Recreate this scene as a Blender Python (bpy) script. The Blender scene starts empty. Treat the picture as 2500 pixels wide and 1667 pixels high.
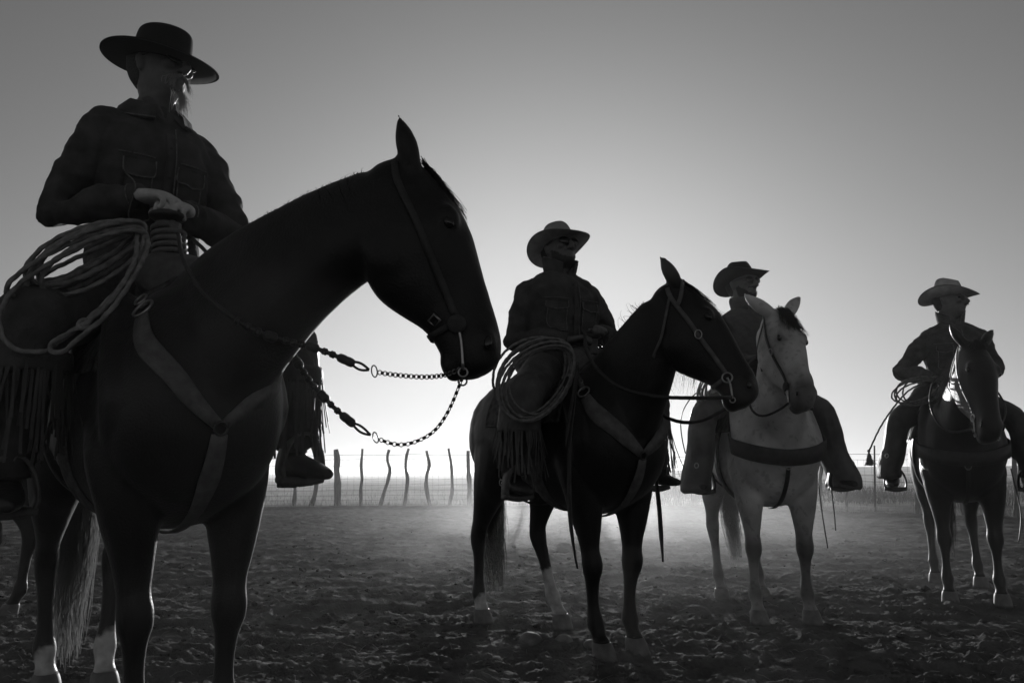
import bpy, bmesh, math, random
import numpy as np
from mathutils import Vector, Matrix, Quaternion
from mathutils.bvhtree import BVHTree

random.seed(7); rng = np.random.default_rng(7)
scn = bpy.context.scene
COL = scn.collection
R = math.radians

# ------------------------------------------------------------------ camera
cam_data = bpy.data.cameras.new("camera")
cam = bpy.data.objects.new("camera", cam_data)
COL.objects.link(cam)
cam_data.sensor_width = 36.0
cam_data.lens = 27.99
cam_data.clip_start = 0.05
cam_data.clip_end = 20000.0
cam.location = (0, 0, 0.86)
cam.rotation_euler = (R(90 + 9.3), 0, 0)
scn.camera = cam

# ------------------------------------------------------------------ sky and sun
SUN_EL, SUN_AZ = 6.8, 3.0           # degrees; azimuth clockwise from straight ahead (+Y)
world = bpy.data.worlds.new("World")
scn.world = world
world.use_nodes = True
wn = world.node_tree
wn.nodes.clear()
w_out = wn.nodes.new("ShaderNodeOutputWorld")
w_bg = wn.nodes.new("ShaderNodeBackground")
w_sky = wn.nodes.new("ShaderNodeTexSky")
w_sky.sky_type = 'NISHITA'
w_sky.sun_disc = False
w_sky.sun_elevation = R(SUN_EL)
w_sky.sun_rotation = R(SUN_AZ)
w_sky.air_density = 0.5
w_sky.dust_density = 2.4
w_sky.ozone_density = 1.0
w_sky.altitude = 1200
w_bw = wn.nodes.new("ShaderNodeRGBToBW")      # black-and-white film
w_bg.inputs['Strength'].default_value = 0.12
# film shoulder: bright sky rolls off softly instead of clipping,  L -> a L / (1 + b L)
FILM_B, SKY = 1.15, 0.10
w_n = wn.nodes.new("ShaderNodeMath"); w_n.operation = 'MULTIPLY'; w_n.inputs[1].default_value = FILM_B * SKY
w_p = wn.nodes.new("ShaderNodeMath"); w_p.operation = 'ADD'; w_p.inputs[1].default_value = 1.0
w_d = wn.nodes.new("ShaderNodeMath"); w_d.operation = 'DIVIDE'
wn.links.new(w_sky.outputs[0], w_bw.inputs[0])
wn.links.new(w_bw.outputs[0], w_n.inputs[0])
wn.links.new(w_n.outputs[0], w_p.inputs[0])
wn.links.new(w_bw.outputs[0], w_d.inputs[0])
wn.links.new(w_p.outputs[0], w_d.inputs[1])
wn.links.new(w_d.outputs[0], w_bg.inputs[0])
wn.links.new(w_bg.outputs[0], w_out.inputs[0])

sun_data = bpy.data.lights.new("sun", 'SUN')
sun_data.energy = 3.0
sun_data.angle = R(0.53)
sun_data.color = (1, 1, 1)
sun = bpy.data.objects.new("sun", sun_data)
COL.objects.link(sun)
SUN_DIR = Vector((math.sin(R(SUN_AZ)) * math.cos(R(SUN_EL)), math.cos(R(SUN_AZ)) * math.cos(R(SUN_EL)), math.sin(R(SUN_EL))))
sun.rotation_euler = SUN_DIR.to_track_quat('Z', 'Y').to_euler()
sun.location = (0, 30, 6)

# ------------------------------------------------------------------ exposure
vs = scn.view_settings
vs.view_transform = 'Standard'
vs.look = 'None'
vs.exposure = 0.0
vs.gamma = 1.0
vs.use_curve_mapping = False
scn.cycles.use_denoising = True
scn.cycles.max_bounces = 4
scn.cycles.diffuse_bounces = 2
scn.cycles.glossy_bounces = 2
scn.cycles.transmission_bounces = 2
scn.cycles.transparent_max_bounces = 6
scn.cycles.volume_bounces = 0
scn.cycles.caustics_reflective = False
scn.cycles.caustics_refractive = False

# ================================================================== helpers
def V(*a):
    return np.array(a, float)

def unit(v):
    v = np.asarray(v, float)
    return v / max(np.linalg.norm(v), 1e-9)

def hsh(ix, iy, seed):
    h = (ix.astype(np.int64) * 374761393 + iy.astype(np.int64) * 668265263 + seed * 974634777) & 0x7fffffff
    h = ((h ^ (h >> 13)) * 1274126177) & 0x7fffffff
    return ((h ^ (h >> 16)) & 0xffff) / 65535.0

def vnoise(x, y, seed=0):
    """smooth value noise, -1..1"""
    ix = np.floor(x); iy = np.floor(y)
    fx = x - ix; fy = y - iy
    fx = fx * fx * fx * (fx * (fx * 6 - 15) + 10); fy = fy * fy * fy * (fy * (fy * 6 - 15) + 10)
    a = hsh(ix, iy, seed); b = hsh(ix + 1, iy, seed); c = hsh(ix, iy + 1, seed); d = hsh(ix + 1, iy + 1, seed)
    return ((a * (1 - fx) + b * fx) * (1 - fy) + (c * (1 - fx) + d * fx) * fy) * 2 - 1

def noise3(p, f, seed=0):
    """cheap 3-D noise from three planes"""
    return (vnoise(p[:, 0] * f + 3.1, p[:, 1] * f + p[:, 2] * f * .7, seed) + vnoise(p[:, 1] * f + 9.7, p[:, 2] * f - p[:, 0] * f * .6, seed + 5)
            + vnoise(p[:, 2] * f + 1.3, p[:, 0] * f + p[:, 1] * f * .5, seed + 11)) / 3

def catmull(arr, sub):
    """Catmull-Rom through rows of arr"""
    arr = np.asarray(arr, float)
    n = len(arr); out = []
    for i in range(n - 1):
        p0 = arr[max(i - 1, 0)]; p1 = arr[i]; p2 = arr[i + 1]; p3 = arr[min(i + 2, n - 1)]
        for k in range(sub):
            t = k / sub
            out.append(0.5 * ((2 * p1) + (-p0 + p2) * t + (2 * p0 - 5 * p1 + 4 * p2 - p3) * t * t + (-p0 + 3 * p1 - 3 * p2 + p3) * t ** 3))
    out.append(arr[-1])
    return np.array(out)

def loft(st, n=24, sub=4, p=2.0, egg=0.0):
    """st: rows of (centre, axisA, axisB) -> closed tube with end caps"""
    rows = np.array([np.concatenate([np.asarray(s[0], float), np.asarray(s[1], float), np.asarray(s[2], float)]) for s in st])
    if sub > 1:
        rows = catmull(rows, sub)
    th = np.linspace(0, 2 * math.pi, n, endpoint=False)
    c = np.sign(np.cos(th)) * np.abs(np.cos(th)) ** (2 / p); s = np.sign(np.sin(th)) * np.abs(np.sin(th)) ** (2 / p)
    c = c * (1 - egg * s)
    v = (rows[:, None, 0:3] + rows[:, None, 3:6] * c[None, :, None] + rows[:, None, 6:9] * s[None, :, None]).reshape(-1, 3)
    m = len(rows)
    f = [(i * n + j, i * n + (j + 1) % n, (i + 1) * n + (j + 1) % n, (i + 1) * n + j) for i in range(m - 1) for j in range(n)]
    a = len(v)
    v = np.vstack([v, rows[0, :3], rows[-1, :3]])
    f += [(a, (j + 1) % n, j) for j in range(n)]
    f += [(a + 1, (m - 1) * n + j, (m - 1) * n + (j + 1) % n) for j in range(n)]
    return v, f

def limb(pts, side, n=16, sub=4, p=2.0):
    """pts: rows (x,y,z, half across, half fore-aft); side: lateral hint"""
    pts = np.asarray(pts, float)
    out = []
    for i, q in enumerate(pts):
        t = unit(pts[min(i + 1, len(pts) - 1), :3] - pts[max(i - 1, 0), :3])
        s = np.asarray(side, float) if np.ndim(side) == 1 else np.asarray(side[i], float)
        a = unit(s - t * np.dot(s, t)); b = np.cross(t, a)
        out.append((q[:3], a * q[3], b * (q[4] if len(q) > 4 else q[3])))
    return loft(out, n, sub, p)

def ball(c, r, n=12, m=8, rot=None):
    c = np.asarray(c, float); r = np.broadcast_to(np.asarray(r, float), (3,))
    v = [(0, 0, 1)]
    for i in range(1, m):
        a = math.pi * i / m
        for j in range(n):
            b = 2 * math.pi * j / n
            v.append((math.sin(a) * math.cos(b), math.sin(a) * math.sin(b), math.cos(a)))
    v.append((0, 0, -1)); v = np.array(v) * r
    if rot is not None:
        v = v @ np.asarray(rot, float).T
    f = [(0, 1 + j, 1 + (j + 1) % n) for j in range(n)]
    for i in range(m - 2):
        for j in range(n):
            f.append((1 + i * n + j, 1 + (i + 1) * n + j, 1 + (i + 1) * n + (j + 1) % n, 1 + i * n + (j + 1) % n))
    e = len(v) - 1
    f += [(e, 1 + (m - 2) * n + (j + 1) % n, 1 + (m - 2) * n + j) for j in range(n)]
    return v + c, f

def box(c, ax, ay, az):
    c = np.asarray(c, float); ax, ay, az = (np.asarray(q, float) for q in (ax, ay, az))
    v = np.array([c + sx * ax + sy * ay + sz * az for sx in (-1, 1) for sy in (-1, 1) for sz in (-1, 1)])
    return v, [(0, 1, 3, 2), (4, 6, 7, 5), (0, 4, 5, 1), (2, 3, 7, 6), (0, 2, 6, 4), (1, 5, 7, 3)]

def merge(parts):
    vs_, fs_, k = [], [], 0
    for v, f in parts:
        v = np.asarray(v, float)
        vs_.append(v); fs_ += [tuple(i + k for i in q) for q in f]; k += len(v)
    return np.vstack(vs_), fs_

def tube(pts, r, n=8, closed=False, rope=0.0, pitch=0.03, cap=True):
    """round tube along pts; r scalar or per point; rope>0 makes a three-strand lay"""
    P = np.asarray(pts, float); m = len(P)
    r = np.broadcast_to(np.asarray(r, float), (m,))
    if closed:
        T = np.roll(P, -1, 0) - np.roll(P, 1, 0)
    else:
        T = np.gradient(P, axis=0)
    T = T / np.maximum(np.linalg.norm(T, axis=1, keepdims=True), 1e-9)
    A = np.zeros_like(P)
    a = np.cross(T[0], [0, 0, 1.0]); a = unit(a if np.linalg.norm(a) > .05 else np.cross(T[0], [0, 1.0, 0]))
    for i in range(m):
        a = unit(a - T[i] * np.dot(a, T[i])); A[i] = a
    B = np.cross(T, A)
    L = np.concatenate([[0], np.cumsum(np.linalg.norm(np.diff(P, axis=0), axis=1))])
    th = np.linspace(0, 2 * math.pi, n, endpoint=False)
    rr = r[:, None] * (1 + rope * np.cos(3 * th[None, :] - L[:, None] / pitch * 2 * math.pi))
    v = (P[:, None] + A[:, None] * (np.cos(th)[None, :] * rr)[..., None] + B[:, None] * (np.sin(th)[None, :] * rr)[..., None]).reshape(-1, 3)
    k = m if closed else m - 1
    f = [(i * n + j, i * n + (j + 1) % n, ((i + 1) % m) * n + (j + 1) % n, ((i + 1) % m) * n + j) for i in range(k) for j in range(n)]
    if cap and not closed:
        f += [tuple(range(n - 1, -1, -1)), tuple((m - 1) * n + j for j in range(n))]
    return v, f

def curve(pts, step=0.02):
    """smooth polyline through pts resampled to about step"""
    c = catmull(pts, 12)
    L = np.concatenate([[0], np.cumsum(np.linalg.norm(np.diff(c, axis=0), axis=1))])
    k = max(3, int(L[-1] / step) + 1)
    s = np.linspace(0, L[-1], k)
    return np.column_stack([np.interp(s, L, c[:, i]) for i in range(3)])

def mesh_from(v, f, name="m"):
    me = bpy.data.meshes.new(name)
    me.from_pydata([tuple(q) for q in np.asarray(v)], [], f)
    me.update()
    return me

def finish(name, me, mat, parent=None, smooth=True):
    if smooth and len(me.polygons):
        me.polygons.foreach_set("use_smooth", [True] * len(me.polygons))
    o = bpy.data.objects.new(name, me)
    COL.objects.link(o)
    if mat is not None:
        me.materials.append(mat)
    if parent is not None:
        o.parent = parent
    return o

def obj(name, vf, mat, parent=None, smooth=True):
    return finish(name, mesh_from(*vf, name=name), mat, parent, smooth)

def remesh(vf, voxel, iters=4, factor=0.5):
    """weld overlapping closed shapes to one continuous skin"""
    me = mesh_from(*vf)
    o = bpy.data.objects.new("tmp", me); COL.objects.link(o)
    m = o.modifiers.new("r", 'REMESH'); m.mode = 'VOXEL'; m.voxel_size = voxel; m.adaptivity = 0
    if iters:
        s = o.modifiers.new("s", 'SMOOTH'); s.iterations = iters; s.factor = factor
    dg = bpy.context.evaluated_depsgraph_get(); dg.update()
    out = bpy.data.meshes.new_from_object(o.evaluated_get(dg))
    bpy.data.objects.remove(o); bpy.data.meshes.remove(me)
    return out

def get_v(me):
    a = np.empty(len(me.vertices) * 3); me.vertices.foreach_get("co", a); return a.reshape(-1, 3)

def get_n(me):
    a = np.empty(len(me.vertices) * 3); me.vertices.foreach_get("normal", a); return a.reshape(-1, 3)

def set_v(me, v):
    me.vertices.foreach_set("co", np.asarray(v, float).ravel()); me.update()

def bvh_of(me):
    return BVHTree.FromPolygons([tuple(q) for q in get_v(me)], [tuple(p.vertices) for p in me.polygons])

def snap(bvh, p, off):
    loc, nor, _, _ = bvh.find_nearest(Vector(p))
    if loc is None:
        return np.asarray(p, float), V(0, 0, 1)
    return np.array(loc + nor * off), np.array(nor)

def strap(pts, width, thick, bvh=None, off=0.004, normal=None, step=0.025, closed=False, twist=None):
    """flat strap of leather along pts, laid on a surface when bvh is given"""
    P = curve(pts, step); m = len(P)
    w = np.broadcast_to(np.asarray(width, float), (m,)) if np.ndim(width) == 0 else np.interp(np.linspace(0, 1, m), np.linspace(0, 1, len(width)), width)
    N = np.zeros_like(P)
    if bvh is not None:
        for i in range(m):
            P[i], N[i] = snap(bvh, P[i], off + thick / 2)
        for _ in range(2):
            Q = P.copy(); Q[1:-1] = (P[:-2] + 2 * P[1:-1] + P[2:]) / 4; P = Q
            K = N.copy(); K[1:-1] = N[:-2] + 2 * N[1:-1] + N[2:]; N = K / np.maximum(np.linalg.norm(K, axis=1, keepdims=True), 1e-9)
    else:
        nn = np.asarray(normal, float)
        N[:] = nn if nn.ndim == 1 else catmull(nn, 12)[np.linspace(0, 12 * (len(nn) - 1), m).astype(int)]
    T = np.gradient(P, axis=0); T /= np.maximum(np.linalg.norm(T, axis=1, keepdims=True), 1e-9)
    S = np.cross(T, N); S /= np.maximum(np.linalg.norm(S, axis=1, keepdims=True), 1e-9)
    N = np.cross(S, T)
    h = thick / 2
    prof = [(-1, -.6), (-.93, 1), (.93, 1), (1, -.6), (.9, -1), (-.9, -1)]
    k = len(prof)
    v = np.stack([P + S * (w[:, None] / 2 * a) + N * (h * b) for a, b in prof], 1).reshape(-1, 3)
    f = [(i * k + j, i * k + (j + 1) % k, (i + 1) * k + (j + 1) % k, (i + 1) * k + j) for i in range(m - 1) for j in range(k)]
    f += [tuple(range(k - 1, -1, -1)), tuple((m - 1) * k + j for j in range(k))]
    return v, f

def ring(c, nrm, r, rt, n=24, k=8, ry=None):
    nrm = unit(nrm); a = np.cross(nrm, [0, 0, 1.0]); a = unit(a if np.linalg.norm(a) > .1 else np.cross(nrm, [1.0, 0, 0])); b = np.cross(nrm, a)
    th = np.linspace(0, 2 * math.pi, n, endpoint=False)
    P = np.asarray(c, float) + np.outer(np.cos(th) * r, a) + np.outer(np.sin(th) * (ry or r), b)
    return tube(P, rt, k, closed=True)

def disc(c, nrm, r, t, n=20):
    """domed round plate"""
    nrm = unit(nrm); a = np.cross(nrm, [0, 0, 1.0]); a = unit(a if np.linalg.norm(a) > .1 else np.cross(nrm, [1.0, 0, 0])); b = np.cross(nrm, a)
    return loft([(np.asarray(c, float) + nrm * (t * h), a * r * q, b * r * q) for h, q in ((-.5, .97), (0, 1), (.3, .95), (.5, .7), (.75, .35), (.8, .05))], n, 1)

def strands(paths, r0, r1, k=3):
    """many tapering hairs in one mesh; paths: (N, m, 3)"""
    paths = np.asarray(paths, float); N, m, _ = paths.shape
    T = np.gradient(paths, axis=1); T /= np.maximum(np.linalg.norm(T, axis=2, keepdims=True), 1e-9)
    A = np.cross(T, [0.31, 0.2, 0.93]); A /= np.maximum(np.linalg.norm(A, axis=2, keepdims=True), 1e-9)
    B = np.cross(T, A)
    rr = np.linspace(r0, r1, m)[None, :, None]
    vs_ = np.stack([paths + (A * math.cos(2 * math.pi * j / k) + B * math.sin(2 * math.pi * j / k)) * rr for j in range(k)], 2)
    v = vs_.reshape(-1, 3)
    f = []
    for s in range(N):
        b = s * m * k
        for i in range(m - 1):
            for j in range(k):
                f.append((b + i * k + j, b + i * k + (j + 1) % k, b + (i + 1) * k + (j + 1) % k, b + (i + 1) * k + j))
    return v, f

def empty(name, loc=(0, 0, 0), rz=0.0, scale=1.0):
    o = bpy.data.objects.new(name, None)
    COL.objects.link(o)
    o.empty_display_size = 0.1
    o.location = loc; o.rotation_euler = (0, 0, rz); o.scale = (scale,) * 3
    return o

def tag(o, label=None, cat=None, group=None, kind=None):
    if label: o["label"] = label
    if cat: o["category"] = cat
    if group: o["group"] = group
    if kind: o["kind"] = kind
    return o

# ------------------------------------------------------------------ materials
def mat(name, base, rough=0.6, spec=0.4, sheen=0.0, var=0.0, vscale=8.0, bump=0.0, bscale=60.0, metal=0.0, attr=None, stretch=None):
    m = bpy.data.materials.new(name); m.use_nodes = True
    nt = m.node_tree; bs = nt.nodes["Principled BSDF"]
    bs.inputs['Base Color'].default_value = (base, base, base, 1)
    bs.inputs['Roughness'].default_value = rough
    bs.inputs['Specular IOR Level'].default_value = spec
    bs.inputs['Metallic'].default_value = metal
    if sheen:
        bs.inputs['Sheen Weight'].default_value = sheen
        bs.inputs['Sheen Roughness'].default_value = 0.4
        bs.inputs['Sheen Tint'].default_value = (1, 1, 1, 1)
    co = nt.nodes.new("ShaderNodeTexCoord")
    src = co.outputs['Object']
    if stretch is not None:
        mp = nt.nodes.new("ShaderNodeMapping"); mp.inputs['Scale'].default_value = stretch
        nt.links.new(src, mp.inputs[0]); src = mp.outputs[0]
    col = None
    if attr:
        at = nt.nodes.new("ShaderNodeAttribute"); at.attribute_name = attr
        mx = nt.nodes.new("ShaderNodeMix"); mx.data_type = 'RGBA'
        nt.links.new(at.outputs['Fac'], mx.inputs['Factor'])
        mx.inputs[6].default_value = (base, base, base, 1)
        hi = 0.78
        mx.inputs[7].default_value = (hi, hi, hi, 1)
        col = mx.outputs[2]
    if var:
        nz = nt.nodes.new("ShaderNodeTexNoise"); nz.inputs['Scale'].default_value = vscale; nz.inputs['Detail'].default_value = 5
        nt.links.new(src, nz.inputs['Vector'])
        mr = nt.nodes.new("ShaderNodeMapRange")
        mr.inputs['From Min'].default_value = .3; mr.inputs['From Max'].default_value = .7
        mr.inputs['To Min'].default_value = 1 - var; mr.inputs['To Max'].default_value = 1 + var
        nt.links.new(nz.outputs['Fac'], mr.inputs['Value'])
        ml = nt.nodes.new("ShaderNodeMix"); ml.data_type = 'RGBA'; ml.blend_type = 'MULTIPLY'; ml.inputs['Factor'].default_value = 1
        if col is not None: nt.links.new(col, ml.inputs[6])
        else: ml.inputs[6].default_value = (base, base, base, 1)
        nt.links.new(mr.outputs[0], ml.inputs[7])
        col = ml.outputs[2]
    if col is not None:
        nt.links.new(col, bs.inputs['Base Color'])
    if bump:
        nb = nt.nodes.new("ShaderNodeTexNoise"); nb.inputs['Scale'].default_value = bscale; nb.inputs['Detail'].default_value = 4
        nt.links.new(src, nb.inputs['Vector'])
        bp = nt.nodes.new("ShaderNodeBump"); bp.inputs['Strength'].default_value = bump; bp.inputs['Distance'].default_value = 0.01
        nt.links.new(nb.outputs['Fac'], bp.inputs['Height']); nt.links.new(bp.outputs[0], bs.inputs['Normal'])
    return m

M = dict(
    soil=mat('soil', .12, .95, .04, var=.4, vscale=5.0, bump=1.0, bscale=85),
    coat_black=mat('black coat', .005, .46, .45, sheen=.22, var=.45, vscale=14, bump=.22, bscale=130, attr='white_mark'),
    coat_bay=mat('dark bay coat', .0065, .46, .45, sheen=.22, var=.45, vscale=14, bump=.22, bscale=130, attr='white_mark'),
    coat_brown=mat('brown coat', .009, .46, .45, sheen=.22, var=.45, vscale=14, bump=.22, bscale=130, attr='white_mark'),
    coat_grey=mat('dark skin under grey coat', .04, .55, .35, sheen=.2, var=.28, vscale=7, bump=.22, bscale=130, attr='white_mark'),
    hair=mat('horse hair', .02, .35, .5, var=.3, vscale=30),
    tail_hair=mat('tail hair', .10, .4, .5, var=.4, vscale=30),
    hair_grey=mat('grey horse hair', .40, .35, .5, var=.3, vscale=30),
    hoof=mat('hoof horn', .16, .55, .4, var=.3, vscale=18),
    eye=mat('eye', .006, .08, .6),
    leather=mat('tack leather', .12, .5, .45, var=.35, vscale=25, bump=.25, bscale=120),
    leather_dark=mat('dark leather', .040, .5, .45, var=.35, vscale=25, bump=.25, bscale=120),
    leather_pale=mat('worn tan leather', .13, .6, .35, var=.35, vscale=20, bump=.25, bscale=90),
    steel=mat('tack steel', .45, .32, .5, metal=1.0, var=.2, vscale=60),
    rope=mat('lariat rope', .23, .7, .3, var=.35, vscale=40),
    rope_pale=mat('pale lariat rope', .40, .7, .3, var=.35, vscale=40),
    wool=mat('saddle blanket wool', .14, .95, .1, var=.4, vscale=35, bump=.6, bscale=150),
    denim=mat('dark denim', .075, .9, .15, sheen=.08, var=.35, vscale=14, bump=.35, bscale=260),
    denim_worn=mat('worn denim edge', .17, .9, .1, var=.4, vscale=60),
    canvas=mat('waxed canvas', .085, .85, .2, sheen=.06, var=.3, vscale=12, bump=.35, bscale=220),
    wool_coat=mat('knit pullover', .11, .95, .1, sheen=.1, var=.2, vscale=20, bump=.5, bscale=240),
    skin=mat('weathered skin', .145, .5, .4, var=.15, vscale=40, bump=.1, bscale=160),
    whisker=mat('white whisker', .65, .5, .4),
    beard=mat('dark beard', .035, .7, .3, bump=.5, bscale=300),
    stubble=mat('short stubble', .075, .8, .2, var=.4, vscale=200),
    lens=mat('sunglass lens', .01, .08, .6),
    felt_black=mat('black felt', .014, .9, .15, sheen=.08, var=.2, vscale=20, bump=.15, bscale=300),
    felt_tan=mat('tan felt', .36, .9, .15, sheen=.08, var=.3, vscale=15, bump=.15, bscale=300),
    felt_brown=mat('brown felt', .05, .9, .15, sheen=.08, var=.2, vscale=15, bump=.15, bscale=300),
    felt_grey=mat('grey felt', .42, .9, .15, sheen=.08, var=.25, vscale=15, bump=.15, bscale=300),
    glove=mat('pale deerskin glove', .55, .75, .3, var=.2, vscale=30, bump=.3, bscale=120),
    chaps_dark=mat('dark chap leather', .065, .6, .4, var=.35, vscale=10, bump=.3, bscale=60),
    chaps_tan=mat('tan chap leather', .13, .65, .35, var=.35, vscale=10, bump=.3, bscale=60),
    chaps_grey=mat('oiled chap leather', .13, .55, .4, var=.35, vscale=8, bump=.3, bscale=60),
    boot=mat('boot leather', .04, .45, .5, var=.3, vscale=30, bump=.2, bscale=80),
    wood=mat('weathered cedar', .14, .9, .2, var=.4, vscale=20, bump=.7, bscale=40, stretch=(1, 1, .15)),
    wire=mat('weathered wire', .10, .7, .3),
    iron=mat('rusted iron', .06, .8, .3, var=.4, vscale=30),
    stone=mat('field stone', .22, .85, .3, var=.35, vscale=12, bump=.5, bscale=40),
    dry_grass=mat('dry grass', .22, .8, .2, var=.4, vscale=6),
    brush=mat('sage brush', .10, .85, .2, var=.4, vscale=5),
)

def backlit(key, fac, bright):
    """thin hair and fibre let the low sun through"""
    nt = M[key].node_tree; out = nt.nodes["Material Output"]; bs = nt.nodes["Principled BSDF"]
    tr = nt.nodes.new("ShaderNodeBsdfTranslucent"); tr.inputs['Color'].default_value = (bright, bright, bright, 1)
    mx = nt.nodes.new("ShaderNodeMixShader"); mx.inputs[0].default_value = fac
    nt.links.new(bs.outputs[0], mx.inputs[1]); nt.links.new(tr.outputs[0], mx.inputs[2]); nt.links.new(mx.outputs[0], out.inputs['Surface'])
for k_, f_, b_ in (('hair', .35, .10), ('tail_hair', .6, .8), ('hair_grey', .5, .6), ('whisker', .5, .7), ('rope_pale', .3, .5), ('dry_grass', .5, .5)):
    backlit(k_, f_, b_)

# ================================================================== the setting
_pg = np.random.default_rng(77)
PRINTS = np.column_stack([_pg.uniform(-.85, .95, 190), 1.9 + _pg.gamma(2.0, 2.2, 190), _pg.uniform(0, 6.28, 190)]); PRINTS[:, 0] *= PRINTS[:, 1]
def prints(x, y):
    """hoof prints: round pits with a pushed-up rim on one side"""
    out = np.zeros_like(x)
    if x.size < 100: return out
    for px, py, a in PRINTS:
        m = (np.abs(x - px) < .2) & (np.abs(y - py) < .2)
        if not m.any(): continue
        dx = x[m] - px; dy = y[m] - py; d = np.hypot(dx, dy); c = (dx * math.cos(a) + dy * math.sin(a)) / np.maximum(d, 1e-4)
        out[m] += -.030 * np.exp(-(d / .062) ** 4) + .020 * np.exp(-((d - .085) / .022) ** 2) * (.6 + .4 * c)
    return out

def relief(x, y):
    """height of the churned corral floor and the land beyond it"""
    d = np.hypot(x, y)
    near = np.clip(1 - (y - 17.0) / 4.0, 0, 1) * np.clip((d - .2) / .6, 0, 1)
    wx = x + .09 * vnoise(x * 4.2, y * 4.2, 91) + .03 * vnoise(x * 13, y * 13, 93); wy = y + .09 * vnoise(x * 4.2, y * 4.2, 92) + .03 * vnoise(x * 13, y * 13, 94)
    rid = lambda fx, fy, sd, p: (1 - np.abs(vnoise(wx * fx, wy * fy, sd))) ** p
    a = vnoise(wx * .9, wy * 1.2, 1) * .024
    b = rid(1.5, 5.0, 2, 2) * .026
    c = rid(4.2, 13.0, 3, 2.2) * .024 * (0.7 + .3 * vnoise(x * 1.3, y * 1.3, 8))
    e = rid(10, 26, 4, 2) * .013 + vnoise(wx * 20, wy * 34, 14) * .006
    g = vnoise(x * 42, y * 52, 5) * .006 + vnoise(x * 75, y * 88, 6) * .0045
    h = (a + b + c + e + g - .060 + prints(x, y)) * near
    # the fence-side bank, then open range that climbs a little on the right
    h = h + .06 * np.exp(-((y - fence_y(x) + .25) / .35) ** 2) * (y > 10)
    far = np.clip((y - 24) / 30, 0, 1)
    h = h + far * (vnoise(x * .05, y * .05, 21) * .12 + vnoise(x * .013, y * .013, 22) * .25)
    rise = np.clip((y - 35) / 95, 0, 1) ** 1.3; k = np.clip((x / np.maximum(y, 1) - .02) / .30, -1, 1)
    h = h + rise * np.where(k > 0, 1.9 * k, .5 * k)
    h = h - np.clip((d - 700) / 2500, 0, 1) * 4.0
    return h

POSTS = [((-9.6, 17.7), [(.02, 1.38)], .045), ((-8.1, 18.35), [(.03, 1.36)], .04),
    ((-6.61, 19.01), [(-.06, 1.36)], .04), ((-5.94, 19.32), [(-.02, 1.37)], .035), ((-5.27, 19.64), [(-.02, 1.37)], .033),
    ((-4.93, 19.76), [(.14, .55), (.25, 1.38)], .045), ((-4.3, 19.99), [(.01, .58), (-.06, 1.08), (-.09, 1.41)], .07),
    ((-3.75, 20.06), [(.03, .48), (0, .88), (.01, 1.43)], .033), ((-3.29, 20.12), [(.16, .45), (.23, .88), (.18, 1.11), (.22, 1.41)], .038),
    ((-2.67, 20.19), [(.06, .58), (.05, .78), (.01, .98), (.06, 1.44)], .036), ((-1.97, 20.28), [(-.15, .44), (-.15, .73), (-.13, 1.01), (-.2, 1.39)], .038),
    ((-1.56, 20.33), [(.05, .49), (.02, 1.08), (-.03, 1.45)], .034), ((-1.08, 20.34), [(.02, .47), (-.02, 1.39)], .05),
    ((.51, 20.34), [(.04, 1.39)], .04), ((1.74, 20.26), [(0, 1.39)], .04), ((2.75, 20.19), [(.07, 1.41)], .04),
    ((3.57, 20.13), [(.06, .5), (.14, 1.29)], .022), ((4.01, 20.11), [(.03, .68), (.08, 1.37)], .036), ((4.42, 19.92), [(.09, .48), (.15, 1.33)], .075),
    ((5.3, 19.47), [(.04, 1.37)], .04), ((6.19, 18.77), [(.05, 1.35)], .04), ((6.91, 18.17), [(.03, .7), (.07, 1.34)], .035),
    ((7.24, 17.69), [(.11, .52), (.14, .85), (.07, 1.23), (.02, 1.51)], .028), ((7.64, 17.14), [(.10, 1.42)], .024), ((8.21, 16.5), [(.06, .88), (.09, 1.42)], .05),
    ((8.79, 15.88), [(.14, 1.4)], .04), ((9.4, 15.2), [(.14, 1.41)], .04), ((10.4, 14.1), [(.05, 1.4)], .04), ((11.8, 12.6), [(.05, 1.4)], .04)]
FX = np.array([p[0][0] for p in POSTS]); FY = np.array([p[0][1] for p in POSTS])
def fence_y(x):
    return np.interp(x, FX, FY)

def build_ground():
    ang = np.concatenate([np.linspace(-180, -50, 26)[:-1], np.linspace(-50, 50, 640), np.linspace(50, 180, 26)[1:-1]]) * math.pi / 180
    rad = np.concatenate([np.linspace(.05, 1.5, 14)[:-1], np.geomspace(1.5, 21, 620)[:-1], np.geomspace(21, 6000, 80)])
    A, D = np.meshgrid(ang, rad)
    x = np.sin(A) * D; y = np.cos(A) * D
    z = relief(x.ravel(), y.ravel()).reshape(x.shape)
    m, n = x.shape
    idx = np.arange(m * n).reshape(m, n)
    a = idx[:-1]; b = idx[1:]
    q = np.stack([a, b, np.roll(b, -1, 1), np.roll(a, -1, 1)], -1).reshape(-1, 4)
    me = bpy.data.meshes.new("ground")
    me.vertices.add(m * n); me.vertices.foreach_set("co", np.stack([x, y, z], -1).ravel())
    me.loops.add(q.size); me.loops.foreach_set("vertex_index", q[:, ::-1].ravel())
    me.polygons.add(len(q)); me.polygons.foreach_set("loop_start", np.arange(0, q.size, 4)); me.polygons.foreach_set("loop_total", np.full(len(q), 4))
    me.update(calc_edges=True); me.validate()
    o = finish("ground", me, M['soil'])
    tag(o, "dark churned corral dirt running out to open range", None, None, "structure")
    return o
ground = build_ground()

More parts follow.
